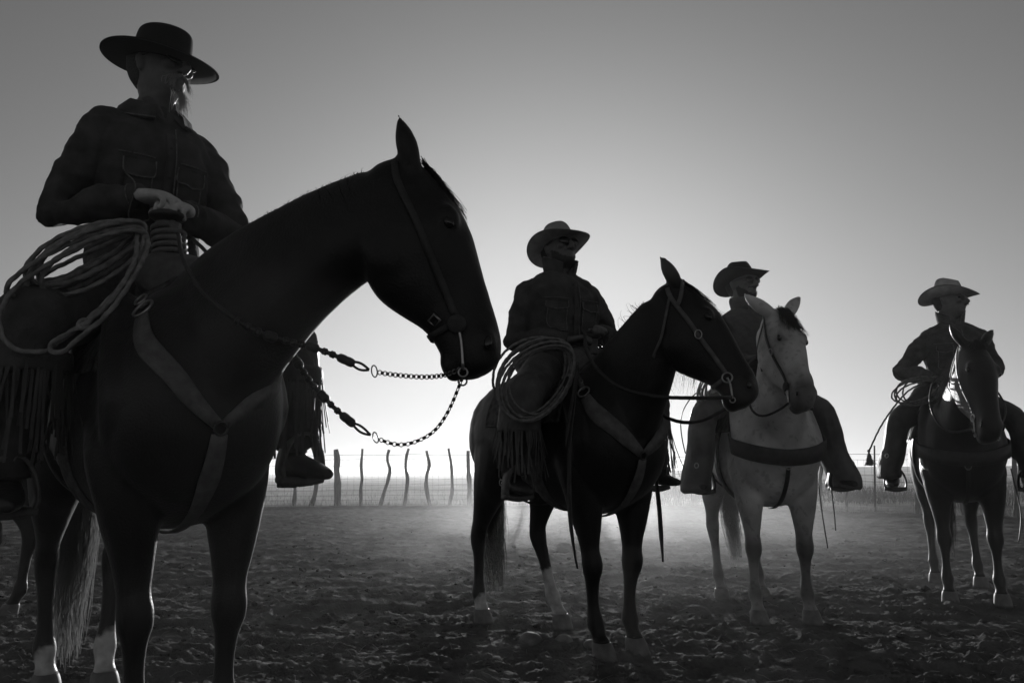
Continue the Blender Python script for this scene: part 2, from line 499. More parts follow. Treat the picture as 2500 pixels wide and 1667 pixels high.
# soil colour: bare dirt inside the fence, dry grass beyond it
nt = M['soil'].node_tree
bs = nt.nodes["Principled BSDF"]
geo = nt.nodes.new("ShaderNodeNewGeometry"); sep = nt.nodes.new("ShaderNodeSeparateXYZ")
nt.links.new(geo.outputs['Position'], sep.inputs[0])
mr = nt.nodes.new("ShaderNodeMapRange"); mr.inputs['From Min'].default_value = 20.0; mr.inputs['From Max'].default_value = 22.0
nt.links.new(sep.outputs['Y'], mr.inputs['Value'])
gn = nt.nodes.new("ShaderNodeTexNoise"); gn.inputs['Scale'].default_value = .35; gn.inputs['Detail'].default_value = 8
gmp = nt.nodes.new("ShaderNodeMapping"); gmp.inputs['Scale'].default_value = (1, .35, 1)
nt.links.new(geo.outputs['Position'], gmp.inputs[0]); nt.links.new(gmp.outputs[0], gn.inputs['Vector'])
gr = nt.nodes.new("ShaderNodeValToRGB")
gr.color_ramp.elements[0].position = .38; gr.color_ramp.elements[0].color = (.34, .34, .34, 1)
gr.color_ramp.elements[1].position = .62; gr.color_ramp.elements[1].color = (.55, .55, .55, 1)
nt.links.new(gn.outputs['Fac'], gr.inputs[0])
mx = nt.nodes.new("ShaderNodeMix"); mx.data_type = 'RGBA'
old = bs.inputs['Base Color'].links[0].from_socket
nt.links.new(mr.outputs[0], mx.inputs['Factor']); nt.links.new(old, mx.inputs[6]); nt.links.new(gr.outputs[0], mx.inputs[7])
nt.links.new(mx.outputs[2], bs.inputs['Base Color'])

# ------------------------------------------------------------------ fence: crooked cedar stays and woven wire
def build_fence():
    root = empty("wire_fence", (FX[12], FY[12], 0))
    tag(root, "crooked cedar post fence hung with woven wire along the corral edge", "fence")
    ox = V(FX[12], FY[12], 0)
    for i, ((px, py), up, r) in enumerate(POSTS):
        iron = r < .025
        base = V(px, py, -.15)
        pts = [base] + [V(px + dx, py + .02 * math.sin(3 * i + k), z) for k, (dx, z) in enumerate(up)]
        c = curve(pts, .09) if len(pts) > 2 else np.linspace(pts[0], pts[1], 16)
        s = np.linspace(0, 1, len(c))
        if not iron:
            c[:, 0] += .028 * vnoise(s * 5 + i * 3.3, s * 0 + i, 31) * (s > .05); c[:, 1] += .012 * vnoise(s * 6 + i, s * 0 + 4, 32)
        rr = r * (1.45 - .55 * s) * (1.0 if not iron else .8) * (1 + (0 if iron else .24) * vnoise(s * 9 + i, s * 0 + 2, 33))
        parts = [tube(c - ox, rr, 8)]
        if not iron and i % 3 == 0:
            k = int(len(c) * .42); kn = c[k] - ox
            parts.append(limb([(*kn, r * .5, r * .5), (*(kn + V(.05 * (-1) ** i, 0, .035)), r * .3, r * .3)], (0, 1, 0), 6, 1))
        obj("post", merge(parts), M['iron'] if iron else M['wood'], root)
    # woven wire between stays, sagging a little
    vert, horiz = [], []
    s = np.concatenate([[0], np.cumsum(np.hypot(np.diff(FX), np.diff(FY)))])
    tot = s[-1]
    S = np.arange(0, tot, .15)
    wx = np.interp(S, s, FX); wy = np.interp(S, s, FY) + .03
    sag = .03 * vnoise(S * .55, S * 0, 41) + .012 * vnoise(S * 2.1, S * 0, 42)
    lean = .02 * vnoise(S * .9, S * 0, 43)
    levels = [.06, .17, .28, .40, .53, .67, .82, .98, 1.14]
    for j, z in enumerate(levels):
        P = np.column_stack([wx - ox[0], wy + lean * z * 2 - ox[1], z + sag * (.4 + .8 * z) + .008 * vnoise(S * 3 + j * 7, S * 0 + j, 44)])
        horiz.append(tube(P, .0036, 3, cap=False))
    top = np.column_stack([wx - ox[0], wy + lean - ox[1], 1.25 + sag * 1.5 + .015 * vnoise(S * .8, S * 0 + 9, 45)])
    horiz.append(tube(top, .005, 3, cap=False))
    for i in range(len(S)):
        a = V(wx[i] - ox[0], wy[i] - ox[1], .06 + sag[i] * .4); b = V(wx[i] - ox[0] + .01 * math.sin(i * 1.7), wy[i] + lean[i] * 2.2 - ox[1], 1.14 + sag[i] * 1.3)
        vert.append(tube([a, (a + b) / 2, b], .0020, 3, cap=False))
    obj("line_wire", merge(horiz), M['wire'], root)
    o = obj("stay_wire", merge(vert), M['wire'], root); o["kind"] = "stuff"
    return root
build_fence()

# ------------------------------------------------------------------ dry grass along the wire and brush beyond
def tuft_field(name, label, n, place, hgt, r, material, seed):
    g = np.random.default_rng(seed)
    x, y = place(g, n)
    z = relief(x, y)
    h = hgt * g.uniform(.35, 1.0, n)
    a = g.uniform(0, 2 * math.pi, n); l = g.uniform(.1, .6, n) * h
    t = np.linspace(0, 1, 4)[None, :, None]
    base = np.stack([x, y, z - .01], -1)[:, None, :]
    bend = np.stack([np.cos(a) * l, np.sin(a) * l, h], -1)[:, None, :]
    P = base + bend * np.concatenate([t ** 1.8, t ** 1.8, t], -1)
    o = obj(name, strands(P, r, r * .25), material, None)
    tag(o, label, "grass", None, "stuff")
    return o
def along_fence(g, n):
    x = g.uniform(-9, 11, n)
    c = g.integers(0, 120, n); cx = g.uniform(-9, 11, 120)
    x = np.where(g.random(n) < .6, cx[c] + g.normal(0, .12, n), x)
    return x, fence_y(x) + g.normal(0, .16, n) - .05
tuft_field("fence_grass", "low dry grass caught along the foot of the wire fence", 3600, along_fence, .17, .0035, M['dry_grass'], 5)
def beyond(g, n):
    y = 21.2 + g.gamma(1.3, 9, n); x = g.uniform(-.75, .85, n) * y
    return x, y
tuft_field("range_grass", "dry open range grass beyond the fence", 3200, beyond, .17, .009, M['dry_grass'], 6)
def weeds(g, n):
    k = 46
    cy = 20.5 + g.gamma(1.6, 5, k); cx = g.uniform(.18, .75, k) * cy; rad = g.uniform(.25, .6, k)
    c = g.integers(0, k, n)
    return cx[c] + g.normal(0, 1, n) * rad[c], np.maximum(cy[c] + g.normal(0, 1, n) * rad[c], fence_y(cx[c]) + .5)
tuft_field("sage_brush", "dark sage brush growing behind the fence on the right", 6000, weeds, .48, .010, M['brush'], 8)

# ------------------------------------------------------------------ stones and clods
def stone(x, y, r, label, seed, cat="stone", group=None, m='stone'):
    v, f = ball((0, 0, 0), (r, r * .85, r * .68), 14, 9)
    v = v * (1 + .30 * noise3(v / r * .9 + seed * 3.7, 1.1, seed)[:, None] + .10 * noise3(v / r + seed, 3.1, seed + 9)[:, None]); v = np.sign(v) * np.abs(v) ** .9 * (r ** .1)
    o = obj("stone", (v, f), M[m]); z = float(relief(np.array([x]), np.array([y]))[0])
    o.location = (x, y, z + r * .12); o.rotation_euler = (0, 0, seed)
    return tag(o, label, cat, group)
stone(-.93, 5.02, .045, "rounded stone lying alone on the dirt between the two nearest horses", 1)
stone(.10, 4.40, .062, "broad pale stone beside the white sock of the middle horse", 2)
stone(.27, 4.38, .050, "upright pale stone just in front of the white sock", 3)
stone(.40, 4.30, .036, "small dull stone left of the middle horse's front hoof", 4)
def straw():
    g = np.random.default_rng(31); n = 1500
    y = 2.0 + g.gamma(2.0, 2.2, n); x = g.uniform(-.9, .95, n) * y; z = relief(np.concatenate([x, x]), np.concatenate([y, y]))[:n] + .012
    a = g.uniform(0, 6.28, n); l = g.uniform(.02, .09, n); t = np.linspace(-.5, .5, 3)
    P = np.stack([x[:, None] + np.cos(a)[:, None] * l[:, None] * t, y[:, None] + np.sin(a)[:, None] * l[:, None] * t, z[:, None] + .012 * (1 - 4 * t ** 2)[None, :] * g.uniform(0, 1, n)[:, None] + l[:, None] * t * g.normal(0, .35, n)[:, None]], -1)
    o = obj("straw_litter", strands(P, .0013, .0008), M['dry_grass']); tag(o, "bits of dry straw and stems littering the corral dirt", "straw", None, "stuff")
straw()
def clods():
    g = np.random.default_rng(12); parts = []
    n = 3000
    y = 1.9 + g.gamma(2.0, 2.0, n); x = g.uniform(-.9, .95, n) * y
    r = g.gamma(1.6, .0060, n).clip(.004, .045)
    z = relief(x, y)
    t = ball((0, 0, 0), 1, 6, 4)
    for i in range(n):
        v = t[0] * (1 + g.normal(0, .25, (len(t[0]), 1))) * r[i] * V(g.uniform(.8, 1.6), 1, .65) + V(x[i], y[i], z[i] + r[i] * .3)
        parts.append((v, t[1]))
    o = obj("dirt_clods", merge(parts), M['soil'], None, smooth=False)
    tag(o, "loose dirt clods scattered over the corral floor", "dirt", None, "stuff")
clods()

# ================================================================== horses
# local frame: x forward, y to the horse's left, z up, origin on the ground under the girth
TORSO = [(-.915, 1.22, 1.10, .05), (-.88, 1.36, 1.00, .155), (-.77, 1.455, .92, .235), (-.60, 1.51, .89, .28), (-.42, 1.52, .88, .285), (-.25, 1.475, .83, .285),
         (0.0, 1.43, .76, .30), (.20, 1.45, .705, .285), (.36, 1.50, .70, .260), (.50, 1.465, .745, .262), (.60, 1.39, .82, .240), (.675, 1.30, .93, .175), (.705, 1.20, 1.05, .07)]
FORE = [(.40, .15, 1.12, .09, .17), (.41, .165, .97, .105, .14), (.415, .17, .84, .100, .120), (.42, .170, .70, .080, .094), (.425, .167, .59, .060, .066), (.428, .166, .52, .050, .054), (.436, .165, .465, .055, .058), (.436, .165, .42, .053, .053), (.428, .165, .375, .039, .043),
        (.422, .165, .31, .030, .038), (.421, .165, .24, .030, .038), (.424, .165, .19, .038, .045), (.430, .165, .155, .045, .050), (.446, .165, .115, .037, .039), (.460, .165, .085, .038, .040), (.470, .165, .066, .047, .050), (.474, .165, .055, .048, .052)]
HIND = [(-.55, .14, 1.22, .11, .23), (-.52, .155, 1.06, .130, .225), (-.55, .165, .90, .118, .175), (-.62, .168, .77, .088, .120), (-.69, .163, .66, .060, .084), (-.735, .158, .585, .048, .068), (-.755, .157, .525, .050, .066), (-.752, .157, .465, .045, .056),
        (-.735, .157, .40, .035, .046), (-.724, .157, .30, .031, .040), (-.719, .157, .235, .032, .040), (-.717, .157, .19, .040, .046), (-.71, .157, .155, .045, .050), (-.692, .157, .115, .037, .039), (-.677, .157, .085, .039, .041), (-.667, .157, .066, .047, .050), (-.662, .157, .055, .048, .052)]
HEADP = [(-.05, .0, -.10, .045), (-.015, .040, -.15, .070), (.05, .062, -.19, .086), (.12, .078, -.225, .098), (.19, .092, -.245, .106), (.26, .090, -.250, .100), (.33, .080, -.240, .086), (.40, .068, -.200, .068), (.47, .056, -.158, .057),
         (.53, .046, -.142, .057), (.575, .036, -.142, .059), (.61, .022, -.140, .055), (.64, .0, -.120, .046), (.655, -.035, -.09, .025)]

def sheared(table, top_i, dx, dy, side):
    """a leg with its foot moved by dx, dy; the shift grows down from the elbow or stifle"""
    z0 = table[top_i][2]; out = []
    for q in table:
        k = np.clip((z0 - q[2]) / z0, 0, 1)
        out.append((q[0] + dx * k, side * q[1] + dy * k, q[2], q[3], q[4]))
    return out

class Horse:
    pass

def build_horse(label, loc, heading, P, muz, lat, coat, scale=1.0, legs={}, neckctl=(0, 0, 0), neck_thick=1.0, head_scale=1.0, ears=((0, 0), (0, 0)), ear_scale=1.0, white={}, mane='black', voxel=.011,
                tail=None, forelock=True, belly=1.0, grey=False, muzzle_dark=False):
    h = Horse()
    h.loc = (loc[0], loc[1], -.018); h.rz = heading; h.scale = scale
    root = empty("horse", h.loc, heading, scale); h.root = root
    tag(root, label, "horse", "horses standing with riders")
    parts = []
    # --- trunk
    st = []
    for x, zt, zb, w in TORSO:
        st.append((V(x, 0, (zt + zb) / 2), V(0, w * belly, 0), V(0, 0, (zt - zb) / 2)))
    parts.append(loft(st, 32, 4, 2.25, egg=.10))
    # shoulder and haunch muscle
    for s in (-1, 1):
        parts.append(ball((.44, s * .15, 1.12), (.17, .115, .26), 14, 10))
        parts.append(ball((.565, s * .125, 1.06), (.125, .100, .17), 14, 10))
        parts.append(limb([(.33, s * .20, 1.42, .05, .06), (.44, s * .220, 1.25, .06, .07), (.52, s * .228, 1.08, .06, .08), (.46, s * .21, .95, .05, .07)], (0, 1, 0), 12, 3))
        parts.append(limb([(.30, s * .20, 1.02, .07, .09), (.40, s * .215, .92, .07, .10), (.42, s * .20, .80, .055, .08)], (0, 1, 0), 12, 3))
        parts.append(ball((-.62, s * .135, 1.16), (.24, .145, .28), 14, 10))
    # --- head frame
    P = V(*P); u = unit(V(*muz)); v = V(*lat); v = unit(v - u * np.dot(v, u)); n = np.cross(u, v)
    hs = head_scale
    h.P, h.u, h.v, h.n, h.hs = P, u, v, n, hs
    def hp(t, f, l=0.0):
        return P + (u * t + n * f + v * l) * hs
    h.hp = hp
    st = [(hp(t, (a + b) / 2), v * w * hs, n * (a - b) / 2 * hs) for t, a, b, w in HEADP]
    parts.append(loft(st, 28, 4, 2.3, egg=.06))
    for s in (-1, 1):
        parts.append(ball(hp(.225, -.135, s * .062), (.045, .105, .105), 12, 9, np.column_stack([v, n, u])))         # cheek
        parts.append(ball(hp(.205, .040, s * .080), (.022, .030, .042), 12, 8, np.column_stack([v, n, u])))           # brow over the eye
        parts.append(ball(hp(.575, -.012, s * .044), (.022, .030, .038), 10, 8, np.column_stack([v, n, u])))          # nostril flare
    parts.append(ball(hp(.60, -.135, 0), (.040, .026, .045), 12, 8, np.column_stack([v, n, u])))                     # lower lip and chin
    # --- neck
    b0 = V(.40, 0, 1.20); e0 = hp(.085, -.128)
    d0 = unit(V(.62, 0, .62)); c1 = b0 + d0 * .34 + V(*neckctl)
    te = unit(hp(.02, -.02) - hp(.30, -.34))
    ts = np.linspace(0, 1, 8)
    hd = np.interp(ts, [0, .2, .45, .7, 1], [.330, .302, .245, .195, .148]) * neck_thick
    hw = np.interp(ts, [0, .2, .45, .7, 1], [.20, .165, .13, .105, .09]) * (.5 + .5 * neck_thick)
    cen = np.array([(1 - t) ** 2 * b0 + 2 * t * (1 - t) * c1 + t * t * e0 for t in ts])
    tan = np.gradient(cen, axis=0)
    st = []; h.crest = []
    for i, t in enumerate(ts):
        tt = unit(tan[i]); lv = unit((1 - t) * V(0, 1, 0) + t * v); lv = unit(lv - tt * np.dot(lv, tt)); B = np.cross(tt, lv)
        st.append((cen[i], lv * hw[i], B * hd[i])); h.crest.append((cen[i] + B * hd[i] * .98, B, lv, tt))
    tt = unit(hp(.0, -.05) - cen[-1]); st.append((cen[-1] + (hp(.0, -.05) - cen[-1]) * .75, v * .075, np.cross(tt, v) * .085))
    parts.append(loft(st, 28, 3, 2.1, egg=.28))
    parts.append(ball(hp(.01, -.055, 0), (.070, .085, .075), 14, 10, np.column_stack([v, n, u])))                      # poll
    # --- legs
    h.hoof = {}
    h.legpts = {}
    for key, tab, ti in (('fl', FORE, 1), ('fr', FORE, 1), ('hl', HIND, 1), ('hr', HIND, 1)):
        side = 1 if key[1] == 'l' else -1
        dx, dy = legs.get(key, (0, 0))
        pts = sheared(tab, ti, dx, dy, side)
        h.legpts[key] = pts
        parts.append(limb(pts, (0, 1, 0), 16, 3, 2.15))
        if tab is HIND:
            k = pts[5]; parts.append(ball((k[0] - .045, k[1], k[2] + .012), (.035, .026, .045), 10, 8))                # point of hock
        q = pts[-5]; parts.append(ball((q[0] - .027, q[1], q[2] - .005), (.030, .030, .030), 8, 6))                    # ergot
    # --- ears
    h.eartip = []
    for s, (tilt, spread) in ((1, ears[0]), (-1, ears[1])):
        base = hp(.012, .008, s * .052)
        up = unit(-u * math.cos(R(tilt)) * 1.0 + n * math.sin(R(tilt)) + v * s * math.tan(R(spread)))
        sd = unit(v * s - up * np.dot(v * s, up)); fr = np.cross(up, sd)
        st = []
        for k, (t, w, d) in enumerate([(-.03, .030, .026), (.01, .036, .028), (.05, .043, .024), (.09, .042, .019), (.125, .033, .015), (.158, .018, .011), (.182, .005, .005)]):
            bend = .012 * math.sin(k / 6 * math.pi) * s
            st.append((base + up * t * hs * ear_scale - sd * bend, sd * w * hs * .72 * ear_scale, fr * w * hs * .85 * ear_scale))
        parts.append(loft(st, 14, 3, 2.0)); h.eartip.append(base + up * .2 * hs)
    me = remesh(merge(parts), voxel, 7, .5)
    co = get_v(me); nr = get_n(me)
    # muscle and vein relief
    me_d = .010 * noise3(co, 3.4, 3) + .004 * noise3(co, 9, 4) + .0012 * noise3(co, 28, 5)
    low = np.clip((co[:, 2] - .25) / .4, .15, 1)
    co = co + nr * (me_d * low)[:, None]
    set_v(me, co)
    h.bvh = bvh_of(me)
    # --- coat: white socks and the like as a colour attribute
    w = np.zeros(len(co))
    if grey:
        base = .74 + .16 * noise3(co, 2.2, 7) + .22 * noise3(co, 8, 8) + .20 * noise3(co, 4.3, 18)
        leg = np.clip((.76 - co[:, 2]) / .30, 0, 1) * (1 + .35 * noise3(co, 6, 17))
        base = base * (1 - .88 * np.clip(leg, 0, 1))
        base = base + .16 * np.clip((.16 - co[:, 2]) / .08, 0, 1)
        mz = np.clip(((co - P) @ u / hs - .47) / .10, 0, 1) * (np.linalg.norm(co - hp(.45, -.05), axis=1) < .4)
        base = base * (1 - .75 * mz)
        ed = np.minimum(np.linalg.norm(co - hp(.22, .03, .095), axis=1), np.linalg.norm(co - hp(.22, .03, -.095), axis=1))
        base = base * (1 - .7 * np.exp(-(ed / .035) ** 2))
        chest = np.exp(-(((co[:, 0] - .62) / .2) ** 2 + (co[:, 1] / .22) ** 2 + ((co[:, 2] - 1.2) / .16) ** 2))
        base = base * (1 - .42 * chest * (1 + noise3(co, 6, 9)))
        fleck = (noise3(co, 55, 12) > .36)
        w = np.clip(base * (1 - .3 * fleck), 0, 1)
    for key, hgt in white.items():
        q = h.legpts[key][-5]
        m_ = (np.hypot(co[:, 0] - q[0], co[:, 1] - q[1]) < .16)
        k_ = np.clip((hgt + .07 * noise3(co, 10, 6) + .02 * noise3(co, 45, 16) + .35 * (co[:, 0] - q[0]) - co[:, 2]) / .018 + .5, 0, 1) * m_
        w = w * (1 - k_) + (.72 + .12 * noise3(co, 20, 26)) * k_
    at = me.attributes.new('white_mark', 'FLOAT', 'POINT'); at.data.foreach_set('value', w.astype(np.float32))
    h.body = finish("body", me, M[coat], root)
    # --- hooves
    for key in ('fl', 'fr', 'hl', 'hr'):
        q = h.legpts[key][-1]; f = .01 if key[0] == 'f' else .008
        c = V(q[0], q[1], 0)
        st = [(c + V(.0, 0, .072), V(0, .044, 0), V(.049, 0, 0)), (c + V(.004, 0, .055), V(0, .051, 0), V(.055, 0, 0)), (c + V(.014, 0, .028), V(0, .056, 0), V(.061, 0, 0)), (c + V(.024, 0, -.012), V(0, .061, 0), V(.066, 0, 0))]
        obj("hoof", loft(st, 20, 2, 2.15), M['hoof'], root)
    # --- eyes and nostrils
    for s in (-1, 1):
        e = obj("eye", ball(hp(.224, .030, s * .090), (.014, .017, .022), 12, 8, np.column_stack([v, n, u])), M['eye'], root)
        obj("nostril", ball(hp(.588, -.012, s * .062), (.006, .014, .021), 10, 6, np.column_stack([v, n, unit(u - n * .4)])), M['eye'], root)
    h.mane = mane; h.v_ = v
    return h

def mane_hair(h, n=900, length=.12, fall=1.0, side=-1, mat_=None, t0=.08, t1=1.0, seed=1, lift=.3, r=.0016):
    """hair along the crest falling to one side"""
    g = np.random.default_rng(seed)
    C = catmull(np.array([np.concatenate([c[0], c[1], c[2], c[3]]) for c in h.crest]), 10)
    k = (g.uniform(t0, t1, n) * (len(C) - 1)).astype(int)
    base = C[k, 0:3]; B = C[k, 3:6]; L = C[k, 6:9] * side; T = C[k, 9:12]
    ln = length * g.uniform(.4, 1.15, n)[:, None, None]
    m = 4; t = np.linspace(0, 1, m)[None, :, None]
    j = g.normal(0, .35, (n, 1, 1)); j2 = g.normal(0, .35, (n, 1, 1))
    out = base[:, None] + L[:, None] * g.normal(.0, .012, (n, 1, 1))
    p = out - B[:, None] * .012 + ln * (B[:, None] * (lift * t - .9 * fall * t ** 2) + L[:, None] * ((.35 + .25 * j2) * fall * t + .05 * j * (1 - fall)) + T[:, None] * (j * t * .5 * (1 + (1 - fall))))
    o = obj("mane", strands(p, r, r * .3), mat_ or M['hair'], h.root); o["kind"] = "stuff"
    return o

def tail_hair(h, n=900, bottom=.30, sway=(0, 0), seed=2, mat_=None, width=.07, r=.0018, dock=(-.90, 0, 1.30)):
    g = np.random.default_rng(seed)
    d = V(*dock)
    m = 9; t = np.linspace(0, 1, m)[None, :, None]
    ang = g.uniform(0, 2 * math.pi, n); rad = np.sqrt(g.uniform(0, 1, n))
    o0 = np.stack([np.cos(ang) * rad * .02, np.sin(ang) * rad * .035, np.zeros(n)], -1)[:, None]
    o1 = np.stack([np.cos(ang) * rad * width * .7, np.sin(ang) * rad * width, np.zeros(n)], -1)[:, None]
    end = d[2] - (d[2] - bottom) * g.beta(3.2, 1.2, n)[:, None, None]
    wob = g.normal(0, .007, (n, m, 3)).cumsum(1) * .7
    p = np.zeros((n, m, 3)); p[:] = d
    p = p + o0 * (1 - t) + o1 * np.clip(t * 1.6, 0, 1) * (1 - .35 * t ** 3) + wob
    p[..., 0] += (-.055 * np.sin(np.clip(t[..., 0] * 3, 0, math.pi)) - .02 + sway[0] * t[..., 0] ** 1.3)
    p[..., 1] += sway[1] * t[..., 0] ** 1.3
    p[..., 2] = d[2] - (d[2] - end[..., 0]) * t[..., 0] + wob[..., 2]
    core = loft([(d + V(-.01, 0, .02), V(0, .03, 0), V(.03, 0, 0)), (d + V(-.06, 0, -.08), V(0, .035, 0), V(.03, 0, 0)), (d + V(-.075 + sway[0] * .1, sway[1] * .1, -.25), V(0, .03, 0), V(.025, 0, 0)), (d + V(-.07 + sway[0] * .2, sway[1] * .2, -.36), V(0, .012, 0), V(.012, 0, 0))], 10, 2)
    o = obj("tail", merge([strands(p, r, r * .35), core]), mat_ or M['hair'], h.root); o["kind"] = "stuff"
    return o

h1 = build_horse("dark bay horse nearest the camera, head in profile with chain reins", (-1.326, 2.906), R(-49.3), (1.071, .407, 1.794), (.20, .198, -.596), (-.823, .576, 0), 'coat_bay', 1.0, head_scale=1.025,
                 legs=dict(hr=(-.10, .06), hl=(.02, -.07), fr=(.0, .08), fl=(.0, .0)), ears=((10, 3), (10, 3)), white=dict(hl=.22, hr=.13), voxel=.0105, neckctl=(0, .06, .02))
h2 = build_horse("black horse in the middle with one tall white sock, head in profile", (.297, 4.487), R(-60), (.878, .116, 1.851), (.282, .208, -.51), (-.741, .717, 0), 'coat_black', .95, head_scale=1.05,
                 legs=dict(hr=(-.04, -.02), hl=(.38, .0), fl=(.0, -.06), fr=(.02, .05)), ears=((12, 14), (8, 10)), white=dict(hl=.30, hr=.14), voxel=.012)
h3 = build_horse("dappled grey horse facing the camera with dark legs and muzzle", (1.63, 5.41), R(-90), (.905, -.075, 1.872), (.30, .030, -.50), (-.35, 1, 0), 'coat_grey', .95, head_scale=1.0,
                 legs=dict(hr=(.22, 0), hl=(.16, 0)), ears=((8, 36), (4, 54)), grey=True, ear_scale=1.22, voxel=.012)
h4 = build_horse("dark horse at the right edge facing the camera, sunlit mane", (3.335, 6.065), R(-112), (1.075, .051, 1.772), (.318, .015, -.527), (-.40, .916, 0), 'coat_brown', .95, head_scale=1.10,
                 legs=dict(hr=(-.05, .02), hl=(.12, .02)), ears=((6, 28), (6, 30)), voxel=.014)
tail_hair(h1, 800, .06, (0, 0), 2, M['tail_hair'], width=.095)
tail_hair(h2, 750, .12, (.0, .05), 3, width=.10)
tail_hair(h3, 700, .20, (.12, .06), 4, M['hair_grey'])
tail_hair(h4, 700, .20, (.1, .0), 5)
mane_hair(h1, 3800, .034, .35, 1, seed=1, lift=.7, r=.0012)
mane_hair(h1, 160, .07, .5, 1, seed=21, lift=.8, r=.0010)
mane_hair(h1, 300, .16, 1.0, -1, seed=11, t0=.86, lift=.15)
mane_hair(h2, 3000, .04, .4, 1, seed=2, lift=.7, r=.0013)
mane_hair(h2, 40, .15, .75, 1, seed=12, lift=1.2, r=.0012)
mane_hair(h3, 700, .10, 1, 1, M['hair'], seed=3)
mane_hair(h4, 1700, .30, 1, -1, seed=4)

h5 = build_horse("dark hind leg of another horse half hidden at the left edge", (-3.75, 5.05), R(178), (1.0, 0, 1.75), (.3, 0, -.52), (0, 1, 0), 'coat_bay', .93, legs=dict(hl=(.10, 0)), voxel=.02)
tail_hair(h5, 300, .30, (0, 0), 7)

# ================================================================== tack
def same_place(name, h):
    return empty(name, h.loc, h.rz, h.scale)

def trunk_hit(h, x, phi, off, zc=1.15):
    """point on the trunk at station x, angle phi from straight up toward the left"""
    d = Vector((0, math.sin(phi), math.cos(phi)))
    o = Vector((x, 0, zc)) + d * 1.2
    loc, nor, _, _ = h.bvh.ray_cast(o, -d)
    if loc is None:
        loc = Vector((x, 0, zc)) + d * .3; nor = d
    return np.array(loc) + np.array(d) * off

def drape(h, x0, x1, a, off, thick, nx=16, na=40, wob=.0, cut=0.0):
    """sheet laid over the back between stations x0..x1 and angles -a..a"""
    top = np.zeros((nx, na, 3))
    for i in range(nx):
        for j in range(na):
            ph = -a + 2 * a * j / (na - 1)
            e = abs(ph) / a
            x = x0 + (x1 - x0) * i / (nx - 1) + cut * e * e * (1 if i < nx / 2 else -1) * abs(i / (nx - 1) - .5) * 2
            top[i, j] = trunk_hit(h, x, ph, off + wob * math.sin(i * 1.9 + j * .8) * e)
    for _ in range(2):
        top[:, 1:-1] = (top[:, :-2] + 2 * top[:, 1:-1] + top[:, 2:]) / 4
    c = V(0, 0, 1.15)
    nd = top - np.array([0, 0, 1.15]); nd[..., 0] = 0; nd /= np.linalg.norm(nd, axis=2, keepdims=True)
    up = top + nd * thick
    v = np.vstack([top.reshape(-1, 3), up.reshape(-1, 3)]); k = nx * na
    f = []
    for i in range(nx - 1):
        for j in range(na - 1):
            q = (i * na + j, i * na + j + 1, (i + 1) * na + j + 1, (i + 1) * na + j)
            f.append(q[::-1]); f.append(tuple(t + k for t in q))
    edge = [i * na for i in range(nx)] + [(nx - 1) * na + j for j in range(1, na)] + [i * na + na - 1 for i in range(nx - 2, -1, -1)] + list(range(na - 2, 0, -1))
    m = len(edge)
    f += [(edge[i], edge[(i + 1) % m], edge[(i + 1) % m] + k, edge[i] + k) for i in range(m)]
    return v, f

def girth_loop(h, x, off, drop=0.0, n=40, a0=.6):
    pts = []
    for k in range(n + 1):
        ph = a0 + (2 * math.pi - 2 * a0) * k / n
        p = trunk_hit(h, x, ph, off)
        p[2] -= drop * max(0, -math.cos(ph)) ** 1.5
        pts.append(p)
    return np.array(pts)

